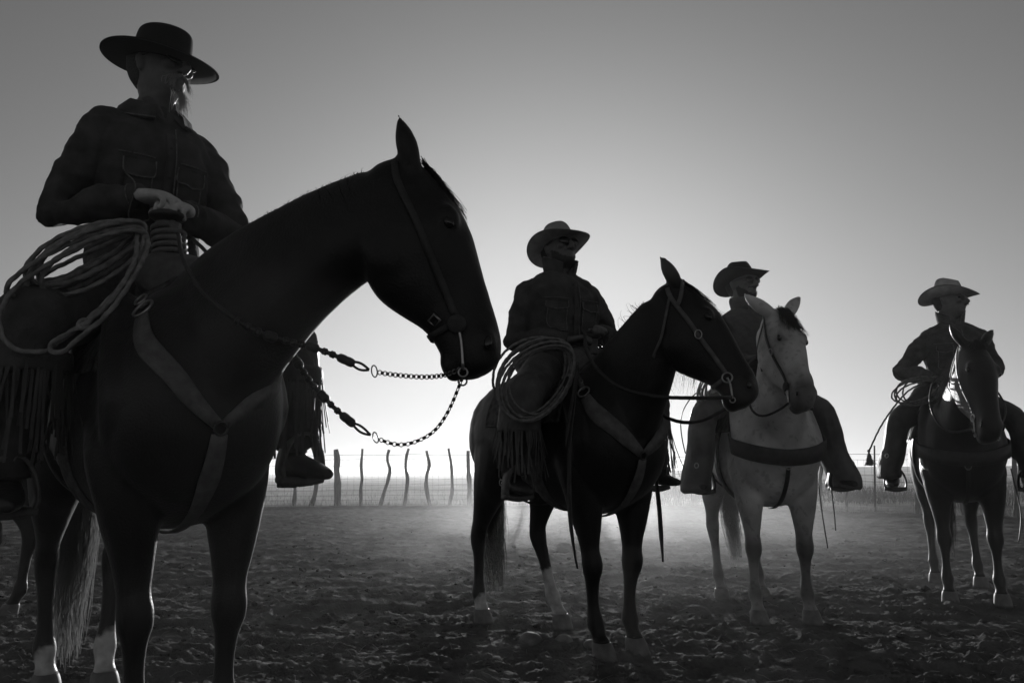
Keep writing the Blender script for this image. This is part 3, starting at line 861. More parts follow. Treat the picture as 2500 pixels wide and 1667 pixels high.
def build_saddle(h, label, foot, leather='leather', horn_r=.034, horn_wrap=False, horn=(.29, 0, 1.70), blanket_label=None, hood=False, rear_drop=.05, pad=True):
    if pad:
        bl = same_place("saddle_blanket", h)
        tag(bl, blanket_label, "blanket", "saddle blankets")
        obj("pad", drape(h, -.42, .33, 1.42, .004, .016, 18, 40, .003), M['wool'], bl)
    s = same_place("saddle", h)
    tag(s, label, "saddle", "western saddles")
    obj("skirt", drape(h, -.40, .26, .86, .024, .010, 16, 36, 0, .05), M[leather], s)
    L = M[leather]
    # tree: fork, seat and cantle in one piece
    parts = [loft([(V(.33, 0, 1.50), V(0, .05, 0), V(0, 0, .05)), (V(.29, 0, 1.535), V(0, .14, 0), V(0, 0, .085)), (V(.24, 0, 1.545), V(0, .15, 0), V(0, 0, .085)), (V(.17, 0, 1.50), V(0, .12, 0), V(0, 0, .06)), (V(.0, 0, 1.47), V(0, .16, 0), V(0, 0, .05)),
                   (V(-.16, 0, 1.505), V(0, .19, 0), V(0, 0, .06)), (V(-.24, 0, 1.56), V(0, .20, 0), V(0, 0, .085)), (V(-.285, 0, 1.60), V(0, .19, 0), V(0, 0, .055)), (V(-.30, 0, 1.58), V(0, .12, 0), V(0, 0, .03))], 24, 4, 2.3)]
    obj("tree", merge(parts), L, s)
    hx = V(*horn); b = V(.275, 0, 1.58); b[:2] = b[:2] * .35 + hx[:2] * .65
    st = []
    for t, r in ((0, .042), (.35, horn_r * 1.0), (.75, horn_r * .95), (.84, horn_r * 1.0)):
        p = b + (hx - b) * t; st.append((p, V(0, r, 0), V(r, 0, 0)))
    obj("horn", loft(st, 18, 3), L, s)
    obj("horn_cap", loft([(hx - V(0, 0, .022), V(0, horn_r * .9, 0), V(horn_r * .9, 0, 0)), (hx - V(0, 0, .012), V(0, horn_r * 1.35, 0), V(horn_r * 1.35, 0, 0)), (hx, V(0, horn_r * 1.4, 0), V(horn_r * 1.4, 0, 0)), (hx + V(0, 0, .010), V(0, horn_r * 1.0, 0), V(horn_r * 1.0, 0, 0))], 20, 3), M['leather_dark'], s)
    if horn_wrap:
        hel = []
        for k in range(110):
            a = k / 110 * 2 * math.pi * 5; p = b + (hx - b) * (.18 + .58 * k / 110)
            hel.append(p + V(math.cos(a), math.sin(a), 0) * (horn_r + .006))
        obj("dally_wrap", tube(hel, .010, 8), M['leather_pale'], s)
    for side in (-1, 1):
        fx, fy, fz = foot[side]
        pts = [trunk_hit(h, .02, side * .55, .045), trunk_hit(h, .06, side * .95, .05), (.10 + .3 * (fx - .1), side * .355, 1.10), (.5 * fx + .06, fy - side * .04, fz + .22), (fx + .01, fy, fz + .13)]
        obj("fender", strap(pts, [.16, .26, .27, .16, .07], .007, None, normal=(.0, side, .12)), L, s)
        # stirrup: bell with a flat tread, turned across the foot
        c = V(fx, fy, fz)
        arch = [c + V(0, -.070, .0), c + V(0, -.078, .035), c + V(0, -.066, .100), c + V(0, -.034, .150), c + V(0, 0, .162), c + V(0, .034, .150), c + V(0, .066, .100), c + V(0, .078, .035), c + V(0, .070, .0)]
        st_ = obj("stirrup", merge([strap(arch, .070, .012, None, normal=np.array([(0, -1, 0), (0, -1, 0), (0, -.8, .5), (0, -.4, .9), (0, 0, 1), (0, .4, .9), (0, .8, .5), (0, 1, 0), (0, 1, 0)], float), step=.012)]), L, s)
        obj("tread", loft([(c + V(0, -.080, -.004), V(.036, 0, 0), V(0, 0, .014)), (c + V(0, 0, -.012), V(.042, 0, 0), V(0, 0, .019)), (c + V(0, .080, -.004), V(.036, 0, 0), V(0, 0, .014))], 12, 3, 3), M['leather_pale'], st_)
        if hood:
            obj("hood", loft([(c + V(.02, 0, .06), V(0, .07, 0), V(0, 0, .085)), (c + V(.10, 0, .045), V(0, .066, 0), V(0, 0, .075)), (c + V(.17, 0, .025), V(0, .045, 0), V(0, 0, .05)), (c + V(.20, 0, .015), V(0, .012, 0), V(0, 0, .015))], 16, 3, 2.3), L, st_)
    obj("front_cinch", strap(girth_loop(h, .14, .010), .10, .012, None, normal=girth_loop(h, .14, .3) - girth_loop(h, .14, 0)), M['wool'], s)
    obj("rear_cinch", strap(girth_loop(h, -.26, .008, rear_drop), .045, .006, None, normal=girth_loop(h, -.26, .3) - girth_loop(h, -.26, 0)), M['leather_dark'], s)
    return s

def chest_collar(h, label, style='v', leather='leather', width=.065, cy=.22):
    c = same_place("breast_collar", h)
    tag(c, label, "breast collar", "breast collars")
    L = M[leather]
    mid = V(.74, 0, 1.0) if style == 'v' else V(.74, 0, 1.04)
    if style == 'v':
        for s in (-1, 1):
            ringp, nn = snap(h.bvh, (.50, s * cy, 1.345), .012)
            sd, _ = snap(h.bvh, (.31, s * .17, 1.50), .012)
            obj("billet", strap([sd, (sd + ringp) / 2, ringp + V(-.01, 0, .02)], .032, .006, h.bvh, .006), L, c)
            obj("ring", ring(ringp, nn, .034, .005), M['steel'], c)
            obj("buckle", ring((sd * .45 + ringp * .55) + nn * .012, nn, .022, .004, 16, 6), M['steel'], c)
            obj("shoulder_strap", strap([ringp + V(.02, 0, -.03), (.60, s * (cy * .55 + .075), 1.215), (.685, s * (cy * .2 + .065), 1.10), mid + V(0, s * .012, .012)], [width * .7, width * 1.1, width, width * .55], .009, h.bvh, .006), L, c)
        cp, cn = snap(h.bvh, mid, .016)
        obj("center_ring", ring(cp, cn, .020, .004), M['iron'], c)
        obj("tie_down", strap([mid + V(0, 0, -.02), (.70, 0, .93), (.60, 0, .80), (.45, 0, .68), (.25, 0, .66)], [.05, .065, .04, .03, .03], .008, h.bvh, .008), L, c)
    else:
        pts = []
        for t in np.linspace(-1, 1, 13):
            a = t * 1.45
            pts.append((.34 + .42 * math.cos(a), .34 * math.sin(a), 1.00 + .13 * abs(t) ** 1.5))
        obj("chest_band", strap(pts, width, .012, h.bvh, .006), L, c)
        for s in (-1, 1):
            obj("neck_strap", strap([(.42, s * .3, 1.12), (.40, s * .24, 1.28), (.34, s * .19, 1.46)], .022, .006, h.bvh, .006), L, c)
        dp, dn = snap(h.bvh, (.8, 0, .94), .014)
        obj("dee_ring", ring(dp, dn, .020, .0035, 16, 6, .026), M['steel'], c)
        obj("tie_down", strap([(.78, 0, .92), (.68, 0, .86), (.5, 0, .70), (.3, 0, .68)], .028, .006, h.bvh, .006), L, c)
    return c

def on_head(h, t, f, l, off):
    """closest skin point for head coordinates"""
    p, n = snap(h.bvh, h.hp(t, f, l), off)
    return p

def bridle(h, label, leather='leather', cheek_w=.022, shank=.13, one_ear=None, throat=True, buckles=True, nose=False, concho=True, brow=True):
    b = same_place("bridle", h)
    tag(b, label, "bridle", "bridles")
    L = M[leather]; hp = h.hp
    h.bit = {}
    for s in (-1, 1):
        seq = [(.0, -.035, .03), (.02, -.05, .09), (.10, -.055, .105), (.20, -.055, .115), (.30, -.06, .105), (.40, -.06, .085), (.485, -.065, .07)]
        ck = obj("cheekpiece", strap([hp(t, f, s * l) for t, f, l in seq], cheek_w, .006, h.bvh, .005, step=.02), L, b)
        if buckles:
            p, nn = snap(h.bvh, hp(.27, -.058, s * .11), .016)
            obj("buckle", ring(p, nn, .017, .003, 14, 6, .022), M['steel'], ck)
        m, mn = snap(h.bvh, hp(.505, -.072, s * .07), .010)
        bt = obj("bit", merge([ring(m, mn, .024, .004, 18, 6)] + ([disc(m + mn * .006, mn, .028, .010)] if concho else [])), M['iron'] if concho else M['steel'], b)
        low = m - h.u * -.0 + unit(V(0, 0, -1) * .75 + h.u * .4) * shank
        obj("shank", limb([(*m, .010, .006), (*(m * .6 + low * .4 + h.n * .006), .009, .005), (*low, .007, .005)], h.v, 8, 4), M['steel'], bt)
        h.bit[s] = low
        obj("shank_ring", ring(low + V(0, 0, -.012), h.v, .013, .003, 14, 6), M['steel'], bt)
    obj("curb_strap", strap([hp(.50, -.09, .06), hp(.50, -.17, .03), hp(.50, -.17, -.03), hp(.50, -.09, -.06)], .020, .006, h.bvh, .005), L, b)
    cb = 0.5 * (h.bit[1] + h.bit[-1])
    obj("shank_bar", tube([h.bit[-1], cb + h.n * .01, h.bit[1]], .004, 6), M['steel'], b)
    if brow:
        obj("browband", strap([hp(.06, -.05, .11), hp(.07, .03, .09), hp(.075, .10, .0), hp(.07, .03, -.09), hp(.06, -.05, -.11)], .018, .006, h.bvh, .005), L, b)
    if one_ear is not None:
        s = one_ear
        obj("ear_loop", strap([hp(.09, -.05, s * .12), hp(.04, .02, s * .10), hp(-.01, .05, s * .06), hp(-.02, .03, s * .02)], .02, .006, h.bvh, .006), L, b)
    if throat:
        obj("throatlatch", strap([hp(.02, -.04, .09), hp(.10, -.13, .12), hp(.18, -.23, .09), hp(.215, -.285, .0), hp(.18, -.23, -.09), hp(.10, -.13, -.12), hp(.02, -.04, -.09)], .014, .005, h.bvh, .006), L, b)
    if nose:
        obj("noseband", strap([hp(.43, -.14, .0), hp(.42, -.07, .08), hp(.41, .02, .06), hp(.405, .08, .0), hp(.41, .02, -.06), hp(.42, -.07, -.08), hp(.43, -.14, .0)], .03, .007, h.bvh, .005), L, b)
    return b

def coil(name, label, h, center, a, b, nloops, r, seed, mat_='rope', drift=(0, 0, 0), spread=.02, knot=True, rope=.24):
    """coiled lariat: stacked ellipse loops spanned by half axes a and b"""
    g = np.random.default_rng(seed)
    root = same_place(name, h)
    tag(root, label, "rope", "coiled lariats")
    c = V(*center); a = V(*a); b = V(*b); nrm = unit(np.cross(a, b))
    for i in range(nloops):
        k = (i - (nloops - 1) / 2)
        sa = 1 + g.normal(0, .07) + .02 * k; sb = 1 + g.normal(0, .10)
        ca = c + nrm * k * r * 1.7 + V(*drift) * k + g.normal(0, spread * .25, 3)
        th = np.linspace(0, 2 * math.pi, 150, endpoint=False)
        # loops gather at the hanging point (th = 0)
        P = np.array([ca + a * (sa * math.cos(t) + (1 - sa)) + b * sb * math.sin(t) * (1 - .15 * math.cos(t)) + nrm * .006 * math.sin(2 * t + i) for t in th])
        obj("loop", tube(P, r, 9, closed=True, rope=rope, pitch=.062), M[mat_], root)
    return root

def rope_run(root, name, pts, r, mat_='rope', rope=.24, step=.006):
    P = curve(pts, step)
    return obj(name, tube(P, r, 9, rope=rope, pitch=.062), M[mat_], root)

# ================================================================== riders (horse-local metres, seat of the saddle at z = 1.50)
SEAT = 1.50
def rotz(a):
    c, s = math.cos(a), math.sin(a); return np.array([[c, -s, 0], [s, c, 0], [0, 0, 1.0]])
def roty(a):
    c, s = math.cos(a), math.sin(a); return np.array([[c, 0, s], [0, 1.0, 0], [-s, 0, c]])
def rotx(a):
    c, s = math.cos(a), math.sin(a); return np.array([[1.0, 0, 0], [0, c, -s], [0, s, c]])

def hand_parts(w, d, nb, side, curl=1.0, fat=1.0, thumb=1.0, spread=.0, big=1.0):
    if big != 1.0:
        w = np.asarray(w, float); return [((v - w) * big + w, f) for v, f in hand_parts(w, d, nb, side, curl, fat, thumb, spread)]
    return _hand(w, d, nb, side, curl, fat, thumb, spread)

def _hand(w, d, nb, side, curl, fat, thumb, spread):
    """palm, four fingers of unequal length and a thumb; d: wrist to knuckles, nb: back of hand, side +1 = left hand"""
    d = unit(d); nb = unit(np.asarray(nb, float) - d * np.dot(nb, d)); s = np.cross(nb, d) * (1 if side < 0 else -1)
    w = np.asarray(w, float)
    parts = [loft([(w - d * (.03 if fat == 1.0 else .008), s * .026 * fat, nb * .021 * fat), (w + d * .01, s * .031 * fat, nb * .019 * fat), (w + d * .05, s * .041 * fat, nb * .018 * fat), (w + d * .088, s * .042 * fat, nb * .015 * fat), (w + d * .100, s * .036 * fat, nb * .010 * fat)], 16, 3, 2.6)]
    for k, (o, L) in enumerate(((-.0325, .058), (-.011, .071), (.011, .076), (.0325, .068))):
        o = o * fat; p = w + d * (.088 + (.006 if k in (1, 2) else 0)) + s * o + nb * .002
        ang = [25 * curl, 55 * curl, 45 * curl]; r = .0098 * fat if k else .0086 * fat
        dirn = unit(d + s * o * spread * 6); a = 0; pts = [(*(p - dirn * .02), r * 1.05, r * 1.05)]
        for seg, q in zip((.46, .30, .24), ang):
            a += R(q) ; dd = dirn * math.cos(a) - nb * math.sin(a)
            pts.append((*p, r, r)); p = p + dd * L * seg; r *= .93
        pts.append((*p, r, r)); pts.append((*(p + dd * .005), r * .5, r * .5))
        parts.append(limb(pts, s, 10, 3))
    b = w + d * .025 + s * .034 * fat - nb * .006
    e1 = b + unit(d * .75 + s * .60 - nb * .35) * .042; e2 = e1 + unit(d * .95 + s * .10 * (1 - thumb) - s * .15 * thumb - nb * .45) * .036
    parts.append(limb([(*(b - d * .02 - s * .012), .014 * fat, .014 * fat), (*b, .0145 * fat, .0145 * fat), (*e1, .0115 * fat, .0115 * fat), (*e2, .0095 * fat, .0095 * fat), (*(e2 + unit(e2 - e1) * .006), .005, .005)], nb, 10, 3))
    return parts

HEADZ = [(-.13, .030, -.075, .060), (-.07, .032, -.078, .057), (-.025, .048, -.078, .056), (-.004, .080, -.076, .045), (.012, .096, -.080, .052), (.040, .100, -.086, .062), (.07, .094, -.094, .067), (.10, .086, -.100, .0715), (.118, .083, -.103, .0735), (.135, .095, -.104, .075),
         (.15, .098, -.105, .076), (.18, .088, -.100, .073), (.205, .062, -.083, .060), (.222, .03, -.05, .038), (.228, -.01, -.03, .015)]

class Rider:
    pass

def make_frame(o, yaw, pitch, roll=0.0):
    m = rotz(yaw) @ roty(pitch) @ rotx(roll); o = np.asarray(o, float)
    return lambda p: o + m @ np.asarray(p, float), m

def build_rider(h, label, head_yaw=0.0, head_pitch=0.0, head_roll=0.0, lean=0.0, torso_yaw=0.0, size=1.0, girth=1.0, elbows=None, wrists=None, hand_dir=None, hand_back=None, curl=(1, 1), knees=None, feet=None,
                gloves=False, head_fwd=.02, shift=(0, 0), seat=SEAT, nose=1.0, head=1.09, neck=.68, hair='beard', sh_z=.485, sh_w=.178, vox=.0085):
    r = Rider(); r.h = h
    root = empty("person", h.loc, h.rz, h.scale); r.root = root
    tag(root, label, "person", "riders on horseback")
    root.location = (h.loc[0], h.loc[1], seat * h.scale + h.loc[2])
    T, tm = make_frame((shift[0], shift[1], 0), torso_yaw, lean)
    z = size
    r.T = T
    r.torso = [(-.05, .165, .125), (.04, .18, .14), (.14, .178, .138), (.26, .172, .132), (.38, .19, .14), (.47, .198, .138), (.53, .175, .118), (.575, .125, .092), (.615, .080, .072), (.67, .058, .062)]
    parts = []
    st = []
    for q in r.torso:
        st.append((T((0.012 * math.sin(q[0] * 6), 0, q[0] * z)), tm @ V(0, q[1] * .92 * girth, 0), tm @ V(q[2] * .92 * girth, 0, 0)))
    parts.append(loft(st, 24, 3, 2.3))
    # head
    ho = T((head_fwd, 0, neck * z)); HF, hm = make_frame(ho, torso_yaw + head_yaw, head_pitch, head_roll); hm = hm * head; HF = (lambda p, o=ho, m=hm: o + m @ np.asarray(p, float))
    r.HF, r.hm = HF, hm
    parts.append(loft([(HF(((a + b) / 2, 0, zz)), hm @ V(0, w, 0), hm @ V((a - b) / 2, 0, 0)) for zz, a, b, w in HEADZ], 28, 3, 2.25))
    parts.append(limb([(*T((0, 0, .60 * z)), .062, .062), (*HF((-.02, 0, -.05)), .058, .060), (*HF((-.02, 0, .03)), .055, .06)], (0, 1, 0), 16, 2))
    parts.append(limb([(*HF((.090, 0, .132)), .011, .010), (*HF((.110, 0, .108)), .012, .013), (*HF((.130 * nose, 0, .080)), .0155, .016), (*HF((.114, 0, .064)), .013, .010)], hm @ V(0, 1, 0), 10, 3))
    for s in (-1, 1):
        parts.append(ball(HF((.108, s * .013, .073)), (.012, .009, .008), 8, 6, hm))
        parts.append(ball(HF((.088, s * .034, .138)), (.014, .026, .009), 10, 6, hm))        # brow
        parts.append(ball(HF((.082, s * .042, .088)), (.020, .022, .016), 10, 6, hm))        # cheek bone
        parts.append(ball(HF((-.012, s * .077, .100)), (.018, .009, .032), 10, 8, hm))       # ear
        parts.append(ball(HF((-.018, s * .083, .112)), (.017, .006, .016), 10, 8, hm))
    parts.append(ball(HF((.102, 0, .047)), (.008, .024, .0055), 10, 6, hm))
    parts.append(ball(HF((.101, 0, .036)), (.008, .021, .006), 10, 6, hm))
    parts.append(ball(HF((.092, 0, .010)), (.014, .022, .015), 10, 6, hm))
    # arms and hands
    r.arm = {}
    for s in (-1, 1):
        sh = T((0, s * sh_w * girth, sh_z * z)); el = V(*elbows[s]); wr = V(*wrists[s])
        hd = V(*(hand_dir[s] if hand_dir else (wr - el))); r.arm[s] = (sh, el, wr)
        m1 = (sh + el) / 2; m2 = el * .55 + wr * .45
        parts.append(limb([(*T((0, s * .10, .49 * z)), .06, .07), (*sh, .056, .060), (*m1, .048, .050), (*el, .042, .043), (*m2, .040, .040), (*wr, .028, .023), (*(wr + unit(hd) * .02), .026, .020)], (0, 0, 1) if abs(unit(el - sh)[2]) < .9 else (1, 0, 0), 14, 3))
        if not gloves:
            parts += hand_parts(wr, hd, hand_back[s], s, curl[0 if s < 0 else 1])
    # legs
    r.leg = {}
    for s in (-1, 1):
        hip = V(0, s * .10, .03); kn = V(*knees[s]); an = V(feet[s][0] - .05, feet[s][1], feet[s][2] + .10); r.leg[s] = (hip, kn, an, V(*feet[s]))
        parts.append(limb([(*hip, .10, .10), (*(hip * .5 + kn * .5), .083, .085), (*kn, .062, .064), (*(kn * .55 + an * .45), .058, .06), (*an, .040, .044), (*(an + V(.0, 0, -.05)), .038, .05)], (0, 1, 0), 16, 3))
        parts.append(limb([(*(an + V(-.04, 0, -.06)), .03, .03), (*(an + V(.05, s * .006, -.065)), .036, .030), (*(an + V(.13, s * .015, -.075)), .034, .022), (*(an + V(.17, s * .018, -.078)), .018, .014)], (0, 1, 0), 12, 3))
    me = remesh(merge(parts), vox, 3, .5)
    r.bvh = bvh_of(me)
    r.body = finish("body", me, M['skin'], root)
    if gloves:
        for s in (-1, 1):
            wr = r.arm[s][2]; hd = V(*hand_dir[s])
            g = remesh(merge(hand_parts(wr, hd, hand_back[s], s, curl[0 if s < 0 else 1], 1.15, big=1.22)), .0045, 2, .5)
            finish("glove", g, M['glove'], root)
    r.size = size; r.girth = girth; r.sh_z = sh_z
    hz = [(.035, -.075, .050), (.06, -.090, .068), (.09, -.102, .0765), (.12, -.107, .0785), (.15, -.108, .079), (.18, -.103, .076)]
    obj("hair", loft([(HF(((b_ + .0) / 2 - .008, 0, zz)), hm @ V(0, w_ * 1.01, 0), hm @ V(-(b_ - .012) / 2, 0, 0)) for zz, b_, w_ in hz], 24, 3, 2.3), M[hair], root)
    # sunglass-free eyes
    for s in (-1, 1):
        obj("eye", ball(HF((.083, s * .032, .115)), (.011, .012, .010), 10, 6, hm), M['eye'], root)
    return r

def wrinkle(me, amp=.006, f1=9, f2=22, seed=3, stretch=(1, 1, 1)):
    co = get_v(me); n = get_n(me); p = co * np.array(stretch)
    q = p + .02 * np.stack([noise3(p, 7, seed + 7), noise3(p, 7, seed + 8), noise3(p, 7, seed + 9)], 1)
    d = amp * (1 - np.abs(noise3(q, f1, seed)) * 3.2).clip(-.6, 1) * .8 + amp * .6 * (1 - np.abs(noise3(q, f2, seed + 1)) * 3).clip(-.6, 1) + amp * .25 * noise3(p, 46, seed + 2)
    set_v(me, co + n * d[:, None])

def jacket(r, mat_='denim', bulk=1.0, hem=-.04, amp=.006, seed=3, pockets=True, collar='up', placket=True, buttons=True, cuff=True, cdz=0.0, reach=0.0):
    T = r.T; g = r.girth * bulk; z = r.size
    parts = []
    st = []
    for q in r.torso[:-1]:
        if q[0] < hem: continue
        k = 1.10 if q[0] < .58 else 1.02
        st.append((T((.012 * math.sin(q[0] * 6), 0, q[0] * z)), V(0, q[1] * k * g, 0), V(q[2] * k * g, 0, 0)))
    st.insert(0, (T((0, 0, hem * z)), V(0, .198 * g, 0), V(.155 * g, 0, 0)))
    parts.append(loft(st, 28, 3, 2.4))
    for s in (-1, 1):
        sh, el, wr = r.arm[s]
        d = unit(wr - el); wr = wr + d * reach; m1 = sh * .5 + el * .5; m2 = el * .5 + wr * .5
        parts.append(limb([(*T((0, s * .09, r.sh_z * z)), .070 * g, .080 * g), (*(sh + V(0, 0, -.005)), .070 * g, .074 * g), (*m1, .068 * g, .068 * g), (*(el + unit(el - sh) * .012), .062 * g, .062 * g), (*m2, .058 * g, .056 * g), (*(wr - d * .035), .046, .042), (*(wr - d * .012), .043, .038)],
                          (0, 0, 1) if abs(unit(el - sh)[2]) < .9 else (1, 0, 0), 18, 4))
    me = remesh(merge(parts), .0085, 4, .5)
    wrinkle(me, amp, 7, 17, seed=seed)
    jo = finish("jacket", me, M[mat_], r.root)
    bv = bvh_of(me); r.jbvh = bv
    def front(y, zz, off=.004):
        """point on the chest"""
        o = T((.0, y, zz * z)); d = Vector(T((1, y, zz * z)) - o).normalized()
        loc, n, _, _ = bv.ray_cast(Vector(o), d)
        if loc is None: return T((.15, y, zz * z)), V(1, 0, 0)
        return np.array(loc) + np.array(n) * off, np.array(n)
    r.front = front
    def patch(y0, y1, z0, z1, off, th, dip=0.0, n=7, m=7):
        """flat cloth piece on the chest; dip pulls the middle of the lower edge down"""
        A = np.zeros((m, n, 3)); N = np.zeros((m, n, 3))
        for i in range(m):
            for j in range(n):
                a = j / (n - 1); b = i / (m - 1)
                zz = z1 + (z0 - z1) * b - dip * b * (1 - abs(2 * a - 1))
                A[i, j], N[i, j] = front(y0 + (y1 - y0) * a, zz, off)
        top = A + N * th
        v = np.vstack([A.reshape(-1, 3), top.reshape(-1, 3)]); k = n * m; f = []
        for i in range(m - 1):
            for j in range(n - 1):
                q = (i * n + j, i * n + j + 1, (i + 1) * n + j + 1, (i + 1) * n + j); f += [q, tuple(t + k for t in q[::-1])]
        e = list(range(n)) + [i * n + n - 1 for i in range(1, m)] + [(m - 1) * n + j for j in range(n - 2, -1, -1)] + [i * n for i in range(m - 2, 0, -1)]
        f += [(e[i], e[(i + 1) % len(e)], e[(i + 1) % len(e)] + k, e[i] + k) for i in range(len(e))]
        return v, f
    worn = M['denim_worn'] if mat_ in ('denim', 'canvas') else M[mat_]
    def piping(name, pts, par, rr=.0026, off=.012):
        P = np.array([front(y, zz, off)[0] for y, zz in pts])
        return obj(name, tube(curve(P, .012), rr, 6), worn, par)
    if pockets:
        for s in (-1, 1):
            y0, y1 = (.045 * g, .135 * g) if s > 0 else (-.135 * g, -.045 * g)
            pk = obj("chest_pocket", patch(y0, y1, .24, .40, .002, .008, .012), M[mat_], jo)
            obj("pocket_flap", patch(y0 - .006, y1 + .006, .375, .415, .010, .007, .016), M[mat_], pk)
            ym = (y0 + y1) / 2
            piping("flap_edge", [(y0 - .006, .415), (y0 - .006, .375), ((y0 + ym) / 2, .366), (ym, .358), ((y1 + ym) / 2, .366), (y1 + .006, .375), (y1 + .006, .415)], pk, off=.018)
            piping("pocket_edge", [(y0, .37), (y0, .30), (y0, .242), (ym, .228), (y1, .242), (y1, .30), (y1, .37)], pk, off=.011)
            p, nn = front((y0 + y1) / 2, .372, .014)
            obj("snap_button", disc(p, nn, .005, .003, 10), M['iron'], pk)
    if placket:
        pts = [front(.012, zz, .004)[0] for zz in (.52, .44, .34, .24, .14, .05)]
        nn = front(.012, .3)[1]
        obj("placket", strap(pts, .035, .006, None, normal=nn), M[mat_], jo)
        piping("placket_edge", [(.032, zz) for zz in (.54, .46, .38, .30, .22, .14, .06)], jo, .0024, .009)
        piping("yoke_seam", [(-.16 * g, .435), (-.10 * g, .432), (-.04, .430)], jo, .0022, .004); piping("yoke_seam", [(.05, .430), (.10 * g, .432), (.16 * g, .435)], jo, .0022, .004)
        if buttons:
            for zz in (.47, .38, .29, .20, .11):
                p, n_ = front(.012, zz, .010); obj("button", disc(p, n_, .006, .003, 10), M['iron'], jo)
    if cuff:
        for s in (-1, 1):
            sh, el, wr = r.arm[s]; d = unit(wr - el); wr = wr + d * reach; a = unit(np.cross(d, V(0, 0, 1))); b = np.cross(d, a)
            th_ = np.linspace(0, 2 * math.pi, 22, endpoint=False)
            obj("cuff_seam", tube(np.array([wr - d * .048 + a * .0505 * math.cos(q) + b * .0465 * math.sin(q) for q in th_]), .0022, 6, closed=True), worn, jo)
            obj("cuff", loft([(wr - d * .050, a * .047, b * .043), (wr - d * .046, a * .050, b * .046), (wr - d * .012, a * .048, b * .043), (wr - d * .006, a * .044, b * .039)], 18, 2), M[mat_], jo)
    # scarf or shirt showing in the collar opening
    if collar != 'roll':
        kp = [limb([(*T((.062, s_ * .060, .640 * z)), .012, .016), (*T((.088, s_ * .030, .600 * z)), .016, .020), (*T((.104, s_ * .006, .555 * z)), .018, .016)], (1, 0, 0), 10, 3) for s_ in (-1, 1)] + [ball(T((.108, 0, .545 * z)), (.020, .022, .020), 10, 8), limb([(*T((.110, .006, .54 * z)), .014, .008), (*T((.122, .016, .47 * z)), .026, .008), (*T((.125, .018, .44 * z)), .010, .005)], (0, 1, 0), 10, 3)]
        me = remesh(merge(kp), .006, 3); wrinkle(me, .004, 16, 34, seed=seed + 40)
        finish("neckerchief", me, M['wool_coat'], r.root)
    # collar
    hf = r.HF; n = 30
    rows = []
    prof = {'up': [(0.0, .080, .585), (.5, .090, .645), (.8, .096, .695), (1, .094, .712), (.8, .088, .694), (.4, .082, .64), (0, .072, .585)],
            'spread': [(0, .074, .605), (.5, .078, .655), (.75, .086, .672), (1, .118, .640), (1.0, .128, .612), (.9, .122, .606), (.6, .082, .648), (0, .066, .605)],
            'roll': [(0, .072, .60), (.5, .082, .64), (.8, .088, .675), (1, .082, .70), (.8, .073, .69), (.4, .068, .65), (0, .064, .61)]}[collar]
    for k in range(n):
        a = (k / (n - 1) * 2 - 1) * (math.pi * (.90 if collar != 'roll' else 1.0))
        fr = max(0, -math.cos(a))                      # 1 at the throat opening
        ring_ = []
        for w, rad, zz in prof:
            rr = rad * (1 + .10 * fr * w + (.22 * fr ** 6 * w if collar != 'roll' else 0)); zq = zz + cdz - .035 * fr * (1 if collar != 'roll' else .4) - (.03 * fr ** 5 * w if collar == 'up' else 0)
            ring_.append(T((-.008 - math.cos(a) * rr * 1.03 + 0.018 * fr, math.sin(a) * rr * 1.12, zq * z)))
        rows.append(ring_)
    m = len(prof); v = np.array(rows).reshape(-1, 3)
    f = [(i * m + j, i * m + (j + 1) % m, (i + 1) * m + (j + 1) % m, (i + 1) * m + j) for i in range(n - 1) for j in range(m)] + [tuple(range(m)), tuple((n - 1) * m + j for j in range(m - 1, -1, -1))]
    co_ = obj("collar", (v, f), M[mat_], jo)
    if collar != 'roll':
        e_ = {'up': 3, 'spread': 4}[collar]
        obj("collar_edge", tube(np.array([rw[e_] for rw in rows]), .0028, 6), worn, co_)
    return jo

